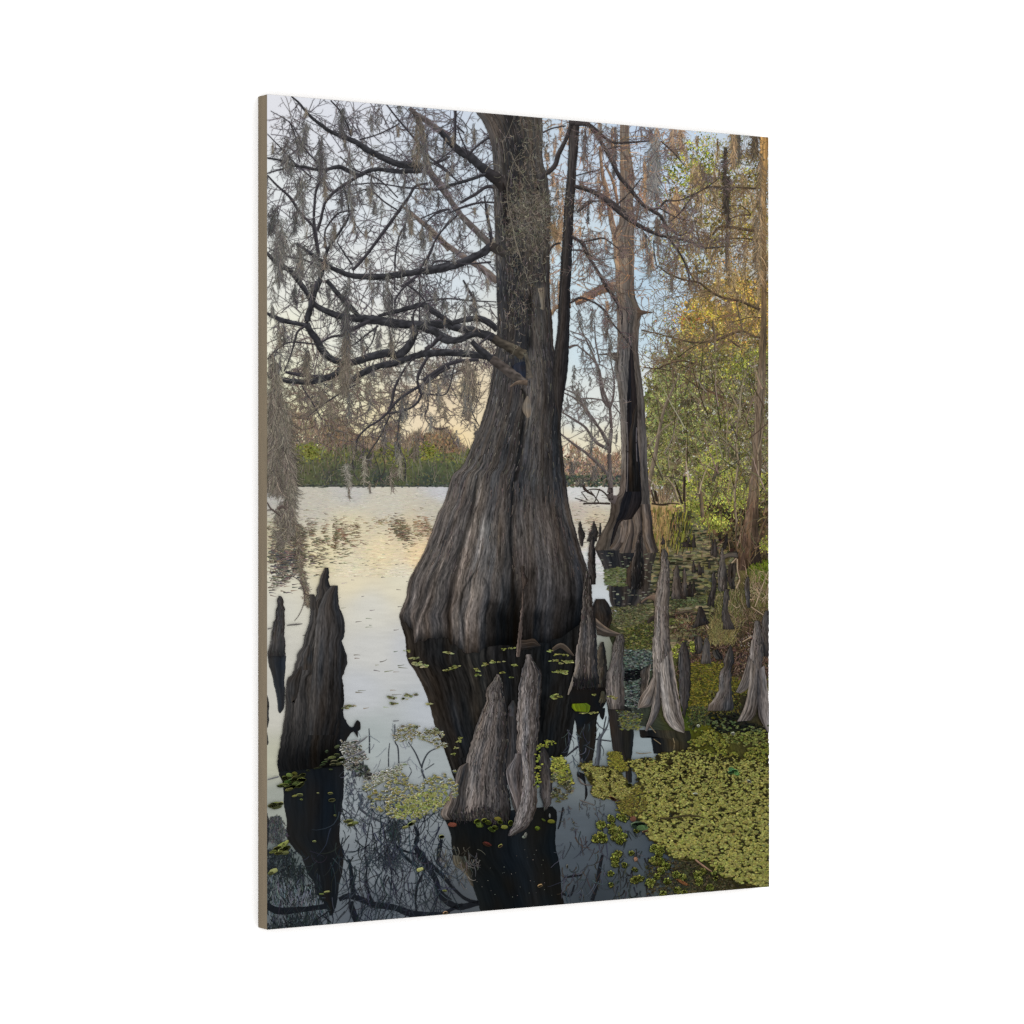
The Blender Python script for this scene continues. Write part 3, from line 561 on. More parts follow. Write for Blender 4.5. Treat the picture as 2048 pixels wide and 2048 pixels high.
# knees by the big trunk
bark(m, cr_(*Lc, [(0,590),(10,700),(30,850),(40,1000),(48,1120)]), cr_(*Lc, [(222,610),(208,700),(205,850),(185,980),(160,1120)]), ((30,30,30),(24,26,27),(34,34,34),(24,25,26)), 6, 2, .25)
bark(m, cr_(*Kc, [(1388,290),(1400,440),(1440,600),(1470,780)]), cr_(*Kc, [(1790,300),(1770,400),(1740,520),(1660,650)]), ((24,24,25),(20,21,22)), 3, 2, .1)
bark(m, cr_(*Lc, [(225,560),(240,640),(262,672)]), cr_(*Lc, [(290,560),(285,640),(268,672)]), ((20,22,24),(20,22,24)), 3, 2, .1)
bark(m, cr_(*Lc, [(300,470),(330,680),(350,860),(380,980),(470,1090),(500,1260)]), cr_(*Lc, [(500,470),(560,640),(568,800),(552,1000),(545,1060),(552,1280)]), ((42,38,36),(38,36,35),(30,30,28),(24,26,27)), 5, 2, .2)
bark(m, cr_(*Lc, [(620,770),(640,850),(720,830),(745,900),(760,1000)]), cr_(*Lc, [(1110,780),(1120,850),(1115,950),(1090,1010)]), ((30,30,30),(26,26,26),(58,52,40),(50,46,34),(30,30,28)), 6, 2, .25)
bark(m, cr_(*Lc, [(30,1170),(20,1220),(90,1280),(100,1450)]), cr_(*Lc, [(95,1200),(100,1260),(120,1400),(80,1470)]), ((28,28,30),(22,22,24)), 2, 2, .1)
m.build('knee_reflection', picture, label='black mirror images of the front and middle knees')

# branches mirrored in the near water, bent by the ripples
m = Flat()
RB = (24, 27, 32)
# murky mirror of hanging moss in the lower left corner
x, y = scatter(cr_(*Mc, [(165,1050),(430,1030),(520,1180),(600,1400),(760,1640),(760,1800),(165,1850)]), 2600); k = fbm(x / 9, y / 16) > .45
curves(m, x[k], y[k], 1.57 + rng.normal(0, .5, k.sum()), rng.uniform(5, 18, k.sum()), rng.normal(0, 1, k.sum()), 2.4, .8, pal(k.sum(), ((34,39,42),(28,33,36),(44,50,53),(62,69,72)), .12, 2), 4, .2)
x, y = scatter(cr_(*Mc, [(195,740),(290,730),(340,900),(300,1000),(200,960)]), 520); curves(m, x, y, 1.57, 8, rng.normal(0, 1, len(x)), 2, 1, pal(len(x), ((58,60,62),(80,84,84)), .1), 3)
x, y = scatter(cr_(*Mc, [(165,1260),(600,1380),(740,1640),(165,1700)]), 260); curves(m, x, y, 1.57 + rng.normal(0, .3, len(x)), rng.uniform(8, 26, len(x)), 0, 1.6, .6, pal(len(x), ((100,106,112),(80,88,94)), .1), 4, .1)
paths = []
for pts in [[(860,1540,40),(940,1510,50),(1050,1530,55),(1200,1590,55),(1400,1620,60),(1600,1685,70),(1932,1690,50)],[(150,1600,60),(280,1650,70),(400,1645,65),(560,1630,50),(740,1605,50)],
            [(1590,830,20),(1620,920,40),(1600,1020,45),(1640,1100,65),(1700,1200,60),(1790,1340,55),(1830,1470,55),(1932,1560,60)],[(1640,1100,30),(1720,1180,34),(1820,1270,38),(1932,1380,36)],
            [(1380,960,34),(1430,1040,26),(1520,1080,20),(1600,1100,16)],[(1400,1000,18),(1500,1130,26),(1610,1220,22)],[(1160,780,8),(1130,950,10),(1110,1100,12),(1130,1220,16),(1120,1350,18),(1150,1480,25),(1180,1560,26)],
            [(1410,1010,10),(1350,1170,14),(1370,1300,14),(1360,1450,12)],[(1690,1250,16),(1620,1400,22),(1600,1550,20),(1610,1650,16)],[(960,1150,20),(980,1300,40),(1000,1500,50)],[(1850,960,30),(1830,1100,34),(1820,1200,26)],[(610,1760,10),(720,1680,12),(760,1650,14)],[(700,1690,10),(780,1760,14)],[(970,1560,50),(1010,1700,60),(1060,1800,50)]]:
    paths.append(ribbon(m, cr_(*Mc, pts), RB, amp=.15, hi=1.05))
for pts in [[(0,1500,60),(100,1580,62),(200,1612,60),(380,1570,50)],[(0,1290,26),(100,1400,28),(240,1530,30),(370,1570,30)],[(70,1660,30),(140,1620,34),(220,1590,30)],[(1190,650,14),(1160,800,16),(1140,860,10)],[(1570,1110,24),(1540,1250,34),(1510,1420,34),(1470,1550,36)],[(1210,1330,14),(1300,1310,24),(1370,1300,26)],[(1170,1480,26),(1260,1500,20),(1300,1400,14)]]:
    paths.append(ribbon(m, cr_(*Nc, pts), (26,28,32), amp=.2, hi=1.05))
for pts in [[(1045,1290,20),(1080,1370,32),(1055,1425,22),(1160,1510,20),(1300,1580,16),(1370,1620,14)],[(1380,1560,14),(1400,1500,8)],[(1690,1150,18),(1660,1040,16),(1720,900,12),(1830,840,8)],[(1660,1040,12),(1600,900,12),(1530,790,8)],[(1440,1030,10),(1430,850,12),(1400,780,10),(1400,620,8)],[(1690,1060,8),(1780,1000,7)],[(1340,1030,10),(1340,900,9),(1350,800,5)],[(1520,1150,6),(1560,1080,7),(1540,1030,5)],[(1155,900,14),(1155,750,12),(1150,660,6)],[(1000,1070,40),(1015,1130,34)]]:
    paths.append(ribbon(m, cr_(*Jc, pts), (56,60,66), amp=.1, hi=1.05))
def wavy(x0, x1, y0, y1, n, cols, ln=(10, 50), w=(0.8, 1.8), thr=.46, sd=0):
    x = rng.uniform(x0, x1, n); y = rng.uniform(y0, y1, n); k = fbm(x / 14 + sd, y / 30 + sd) > thr; x, y = x[k], y[k]; n = len(x)
    curves(m, x, y, 1.57 + rng.normal(0, .45, n), rng.uniform(*ln, n), rng.normal(0, .9, n), rng.uniform(*w, n), .6, pal(n, cols, .12, 3), 8, .16)
wavy(735, 800, 1640, 1730, 230, ((38,43,50),(52,57,65)), (10, 46)); wavy(760, 905, 1600, 1840, 290, ((38,43,50),(52,58,66),(30,34,40)), (14, 56), sd=4)
wavy(690, 760, 1600, 1660, 150, ((64,70,78),(84,90,98)), (6, 26), (.8, 1.6)); wavy(688, 740, 1520, 1610, 210, ((70,76,84),(60,64,72)), (5, 22), (.8, 1.8), .42)
wavy(690, 880, 1690, 1850, 170, ((34,38,45),(48,53,61)), (16, 60)); wavy(776, 800, 1630, 1680, 110, ((46,52,56),(38,42,46)), (8, 20), (1.4, 3))
wavy(1120, 1215, 1660, 1810, 110, ((52,56,62),(68,72,80),(58,50,44)), (10, 46), (.8, 2.6)); wavy(1120, 1210, 1600, 1660, 120, ((60,64,72),(74,70,66)), (6, 18), (.8, 1.8), .5)
wavy(700, 860, 1440, 1560, 46, ((120,126,136),(108,112,124)), (10, 34), (.7, 1.1), .4); wavy(875, 960, 1690, 1760, 160, ((70,72,70),(96,92,86),(60,62,60)), (8, 26), (.8, 2))
wavy(535, 640, 1700, 1860, 240, ((28,32,35),(40,45,48)), (10, 40)); wavy(1130, 1200, 1440, 1530, 60, ((70,76,84),(56,60,68)), (8, 36), (1, 2.4), .4); wavy(1230, 1300, 1660, 1810, 160, ((40,42,42),(56,58,58)), (6, 26), (1.4, 4), .42)
for pts in [[(1360,1030,12),(1480,930,20)],[(1640,860,12),(1800,880,10)],[(1750,640,10),(1720,800,10)]]: ribbon(m, cr_(*Kc, pts), (44,46,52))
ribbon(m, cr_(*Lc, [(330,640,8),(310,740,14),(240,860,30),(230,980,40),(220,1110,30)]), (70,74,80))
wavy(660, 880, 1600, 1850, 170, ((30,34,40),(44,49,56)), (30, 80), (1, 2.6), .3, 7)
twiggery(m, paths[2:10], (54,60,69), .02, (16, 44), 1.4, 2, (6, 18), 0, (4, 9), down=.1)
m.build('branch_reflection', picture, 4e-5, label='wavering mirror images of bare branches in the near water')

# ------------------------------------------------------------------ hollow cypress (second tree)
m = Flat()
ORG = ((176,136,92),(130,108,86),(104,88,74),(96,80,68))
# its slim forks high up
ribbon(m, cr_(*Cc, [(240,300,24),(265,560,32),(300,700,40),(330,850,44),(350,1000,50),(380,1130,60),(410,1230,60)]), (140,116,96), amp=.3)
ribbon(m, cr_(*Cc, [(290,480,20),(360,620,26),(400,780,26),(420,900,22)]), (132,108,88), amp=.3)
ribbon(m, cr_(*Cc, [(620,830,24),(600,960,30),(570,1080,36)]), (124,106,92), amp=.3)
ribbon(m, cr_(*Cc, [(0,1810,66),(120,1760,72),(240,1690,84),(400,1650,90)]), (112,92,80), (124,100,84), amp=.3, hi=1.2)
ribbon(m, cr_(*Ec, [(1215,340,30),(1260,270,38),(1330,250,50),(1410,245,56)]), (120,96,66), (104,88,74), amp=.3, hi=1.3)
L = cr_(*Cc, [(432,60),(436,300),(436,600),(432,900),(420,1050),(362,1150),(375,1300),(390,1500),(396,1700),(402,1860)]) + cr_(*Fc_, [(408,160),(410,300),(408,480),(386,600),(388,680),(410,800),(430,1000),(445,1300),(450,1600),(440,1760)]) + cr_(*Ic, [(434,150),(420,230),(350,290),(345,400),(318,500),(262,600),(215,690),(188,755)])
R = cr_(*Cc, [(525,60),(530,300),(575,600),(560,900),(580,1000),(572,1150),(572,1300),(572,1500),(574,1700),(595,1800),(625,1870)]) + cr_(*Fc_, [(640,130),(626,250),(612,480),(632,650),(650,800),(670,1000),(690,1300),(700,1600),(712,1800)]) + cr_(*Ic, [(712,150),(722,280),(738,420),(745,520),(758,640),(780,720),(802,775)])
SC = [(1240,260,128,110,94),(1256,260,114,100,86),(1244,360,120,100,84),(1262,360,130,112,96),(1244,430,110,96,86),(1266,430,120,100,84),(1232,480,150,120,92),(1244,480,112,98,84),(1264,480,92,82,76),(1232,520,164,130,94),(1250,520,128,108,86),(1264,520,96,84,74),(1232,560,148,118,90),(1262,560,92,82,74),(1236,600,140,110,82),(1262,600,84,76,70),
 (1240,640,112,96,84),(1270,640,84,76,70),(1236,700,104,94,86),(1250,700,90,82,76),(1272,700,78,70,66),(1236,760,112,104,96),(1252,760,88,82,78),(1280,760,76,70,66),(1244,840,116,108,102),(1254,840,80,76,72),(1286,840,76,70,68),(1246,920,106,100,94),(1290,920,78,72,70),(1244,965,92,82,76),(1228,1020,66,58,52),(1210,1080,74,66,58),(1290,980,72,66,62),(1296,1040,64,58,54),(1290,1090,88,78,70),(1250,1080,92,82,74),(1310,1095,84,70,60)]
SC = [(x_, y_) + tuple(.7 * c_ + .3 * (r_ + g_ + b_) / 3 for c_ in (r_, g_, b_)) for x_, y_, r_, g_, b_ in SC]
bark(m, L, R, None, 9, 4.5, .3, 60, 420, cpts=SC, mode='y')
# hollow
bark(m, cr_(*Fc_, [(538,440),(520,600),(512,800),(500,1000),(500,1300),(492,1600),(494,1800)]) + cr_(*Ic, [(490,180),(468,250),(440,330),(430,400),(400,480),(365,600),(345,700),(338,750)]), cr_(*Fc_, [(550,440),(570,620),(585,800),(600,1000),(605,1300),(630,1600),(640,1800)]) + cr_(*Ic, [(642,180),(643,300),(625,370),(592,440),(560,470),(450,492),(425,530),(395,620),(350,745)]), ((30,30,34),(26,26,30),(38,34,34),(30,29,32),(24,24,27)), 7, 4, .3, vm=((0,1.1),(.5,1),(1,.9)), mode='y')
bark(m, cr_(*Fc_, [(595,1010),(560,1090),(550,1180),(520,1350),(515,1600),(520,1800)]), cr_(*Fc_, [(606,1010),(600,1150),(590,1300),(600,1500),(625,1700),(630,1850)]), ((44,39,36),(54,47,42),(42,38,35),(30,28,28)), 4, 4, .35, vm=((0,1),(.65,.9),(1,.5)))
ribbon(m, cr_(*Fc_, [(500,1180,5),(510,1400,6),(508,1650,6),(500,1850,6)]), (104,98,98)); ribbon(m, cr_(*Fc_, [(595,1230,6),(592,1400,6),(598,1560,6)]), (96,92,96))
# buttress toes
for l, r in [([(470,480),(430,530),(400,650),(335,755)],[(510,490),(500,600),(470,700),(420,775)]),([(520,480),(500,600),(450,720),(428,795)],[(560,480),(570,600),(560,700),(545,800)]),([(560,460),(575,600),(560,700),(540,800)],[(645,330),(660,500),(655,650),(660,800)]),([(640,340),(650,500),(655,650),(700,800)],[(720,330),(740,450),(765,650),(804,780)])]:
    bark(m, cr_(*Ic, l), cr_(*Ic, r), ((88,78,70),(104,94,86),(74,66,62),(40,37,36)), 4, 3, .35)
bark(m, cr_(*Ic, [(445,500),(450,600),(440,700)]), cr_(*Ic, [(505,480),(500,600),(470,700)]), ((96,84,76),(116,104,94),(80,70,64)), 4, 3, .4)
# stubs
bark(m, cr_(*Fc_, [(600,60),(640,95),(700,108),(752,118)]), cr_(*Fc_, [(600,200),(640,150),(700,130),(752,126)]), ((88,76,68),(66,58,52)), 3, 2, .2)
bark(m, cr_(*Fc_, [(410,505),(340,508),(280,516),(222,524)]), cr_(*Fc_, [(400,600),(350,560),(320,534),(222,530)]), ((92,82,76),(60,54,50)), 3, 2, .2)
m.build('cypress_trunk', picture, 3e-5, label='hollow cypress trunk with a black split and flared foot')

# the bare young tree between the two trunks
m = Flat(); tt = []
for o, p in [(Fc_, [(338,1040,26),(352,1250,30),(332,1450,38),(340,1700,42),(350,1932,46)]),(Ic, [(340,170,44),(340,260,60),(400,290,90)]),(Fc_, [(340,1050,25),(270,940,25),(230,700,20),(180,540,18),(140,450,16),(60,280,10),(20,130,6)]),(Fc_, [(340,1050,20),(372,920,20),(378,760,14),(340,560,8)]),(Fc_, [(325,1440,34),(200,1370,28),(100,1230,22),(0,1160,20),(-160,1060,10)]),(Fc_, [(322,1410,20),(200,1180,20),(90,1040,18),(0,950,14),(-140,880,10)]),(Fc_, [(335,1700,34),(200,1560,28),(100,1470,25),(0,1400,22),(-140,1290,12),(-180,1250,8)]),
              (Ec, [(1340,1050,10),(1480,1120,16),(1560,1280,20),(1700,1450,24),(1780,1590,26)]),(Ec, [(1470,630,10),(1600,740,16),(1680,860,20),(1720,1050,22),(1790,1240,26)]),(Ec, [(1390,655,26),(1430,635,22),(1472,628,14)]),(Fc_, [(0,960,14),(140,950,12),(280,970,12),(350,1000,10)]),(Fc_, [(370,1010,14),(440,1100,10)]),(Ec, [(1400,490,8),(1560,560,10),(1640,700,10)]),(Ec, [(1640,430,8),(1650,600,12),(1690,800,14)])]:
    tt.append(ribbon(m, cr_(*o, p), (86,78,76), amp=.2, hi=1.2))
twiggery(m, tt[2:], (96,90,88), .05, (14, 48), 1.5, 4, (8, 24), 2, (4, 11))
for i in range(16):
    x = rng.uniform(1128, 1236); moss(m, x, rng.uniform(650, 880), 5, rng.uniform(22, 56), 24, ((112,108,102),(92,90,88)), (.15, .35), (.6, 1.1), .2)
for (mx, my, mw, mh, mn) in [(1215,620,14,60,130),(1222,670,12,50,120),(1183,610,9,50,90),(1155,760,10,45,90),(1170,790,9,40,60),(1160,600,8,60,50),(1228,560,8,60,60),(1145,920,16,30,120),(1190,925,18,34,150),(1220,935,12,30,70),(1160,950,20,22,110)]: moss(m, mx, my, mw, mh, int(mn * .55), ((104,98,92),(84,80,78),(126,116,104)), (.2, .45), (.6, 1.2), .3)
m.build('young_tree', picture, 3e-5, label='bare forked young tree hung with moss between the two trunks')
# ------------------------------------------------------------------ orange-lit twigs and moss behind, upper right
m = Flat(mix=True); n = 900
x = rng.uniform(1086, 1340, n); y = rng.uniform(225, 600, n); x, y = clump(x, y, 20, .46, 5); k = (x < 1300) | (y < 420); x, y = x[k], y[k]
curves(m, x, y, rng.uniform(-.5, 3.6, len(x)), rng.uniform(12, 46, len(x)), rng.normal(0, .7, len(x)), 1.3, .5, pal(len(x), ((150,116,88),(120,96,80),(96,80,74),(176,134,98)), .12, 4), 6, .12)
for i in range(100):
    x = rng.choice([rng.uniform(1086, 1150), rng.uniform(1150, 1320)]); y = rng.uniform(232, 500) if x > 1130 else rng.uniform(232, 600)
    if 1226 < x < 1276: continue
    o = [((184,140,100),(156,118,86),(204,158,116)), ((140,120,104),(112,100,92),(160,136,112))][int(rng.random() < .45)]
    moss(m, x, y, rng.uniform(3, 8), rng.uniform(18, 62), int(rng.uniform(12, 42)), o, (.15, .4), (.6, 1.2), .2)
for (mx, my, mw, mh, mn, cc) in [(1310,255,13,150,700,((120,118,116),(98,98,100),(142,136,126))),(1296,300,8,130,200,((140,132,122),(112,108,106))),(1290,320,5,70,110,((190,146,100),(170,128,90))),(1290,370,6,55,90,((190,146,100),(170,128,90))),(1230,250,6,90,160,((110,100,94),(90,84,82))),(1170,250,7,70,110,((104,92,86),(84,76,74))),(1228,300,5,60,110,((88,84,84),(72,70,72))),(1316,430,8,55,190,((104,90,80),(84,76,72),(124,108,92))),(1290,465,6,34,120,((64,60,60),(84,78,74))),(1300,485,9,70,120,((128,120,110),(104,98,92))),(1176,400,5,50,80,((84,80,80),(66,64,66))),(1352,370,8,80,220,((196,154,104),(176,134,90))),(1345,400,7,60,120,((196,154,104),(150,122,84))),
     (1451,292,4.5,150,520,((66,58,52),(52,46,42),(84,72,60))),(1456,350,4,110,200,((84,70,58),(60,52,46))),(1453,440,2.5,110,80,((86,74,62),(108,92,74))),(1467,235,8,100,260,((176,140,96),(128,106,80))),(1478,240,4,96,160,((80,74,66),(96,86,72))),(1345,230,8,80,200,((170,136,104),(140,116,96))),(1362,232,8,72,170,((196,152,110),(168,130,96))),(1510,235,10,80,240,((90,76,58),(70,60,50),(120,98,70))),(1520,300,7,320,420,((186,150,104),(140,114,80),(112,94,70))),(1512,430,6,120,200,((150,124,88),(104,88,68))),(1344,545,5,42,130,((120,106,92),(96,86,78))),(1330,400,6,40,60,((90,84,80),(110,100,90))),(1120,430,10,50,200,((170,130,90),(140,110,84))),(1116,455,8,46,120,((190,146,100),(150,116,84))),(1118,580,6,22,80,((196,150,104),(150,120,90))),(1170,580,9,20,90,((176,138,104),(130,110,94))),
     (1215,600,8,20,60,((200,150,96),(160,120,86)))]:
    moss(m, mx, my, mw, mh, mn if mw < 7 else int(mn * .7), cc, (.18, .4) if mw > 6 else (.08, .2), (.7, 1.4), .22 if mw > 6 else .12)
m.build('hanging_moss', picture, 3e-5, label='sunlit orange and grey moss curtains at the upper right', stuff=True)

# ------------------------------------------------------------------ limbs and twigs of the great cypress, left side
cut_c = (70, 69, 73)
back = [ (Ac,[(1932,1540,60),(1800,1400,50),(1700,1310,46),(1640,1260,40),(1560,1190,30),(1480,1130,20)]), (Bc,[(0,1300,40),(130,1430,45),(300,1560,52),(450,1660,54),(560,1730,60),(700,1850,70)]),
 (Ac,[(1540,170,40),(1600,230,50),(1700,290,56),(1800,370,60),(1932,450,64)]), (Ac,[(1590,230,40),(1640,330,50),(1670,450,52),(1690,560,52),(1710,700,58),(1750,800,56),(1850,920,56),(1932,1050,56)]),
 (Bc,[(0,740,40),(100,880,46),(220,1030,50),(340,1200,54),(480,1340,60),(600,1460,62),(680,1520,66)]) ]
m = Flat(); bp = []
for i, (o, p) in enumerate(back): bp.append(ribbon(m, cr_(*o, p), (104,94,88) if i < 2 else (84,78,76), amp=.35, hi=1.2))
twiggery(m, bp, (96,90,92), .05, (20, 60), 1.5, 5, (8, 26), 2, (4, 12))
# far thin twig lace filling the upper left
LACE = []
n = 350; x = rng.uniform(525, 985, n); y = rng.uniform(180, 700, n); k = fbm(x / 60, y / 60 + 3, 2) > .42; x, y = x[k], y[k]; n = len(x)
px, py, A = curves(m, x, y, rng.uniform(0, 6.28, n), rng.uniform(40, 120, n), rng.normal(0, .5, n), 1.5, .7, pal(n, ((92,88,94),(80,76,80),(108,102,104)), .1, 3), 9, .09)
for (nn, ll, w_) in ((4, (8, 26), .8), (1, (5, 13), .6)):
    N, K = px.shape; r = np.repeat(np.arange(N), nn); j = rng.integers(1, K, len(r)); x = px[r, j]; y = py[r, j]; a = A[r, j] + rng.choice([-1, 1], len(r)) * rng.uniform(.4, 1.3, len(r)); a = a + .3 * np.sin(1.57 - a)
    px, py, A = curves(m, x, y, a, rng.uniform(*ll, len(r)), rng.normal(0, .4, len(r)), w_, .5, pal(len(r), ((108,102,106),(94,90,94),(122,112,108)), .1, 3), 5, .07)
m.build('background_branches', picture, 3e-5, label='paler limbs and lace of twigs behind the main limbs', stuff=True)

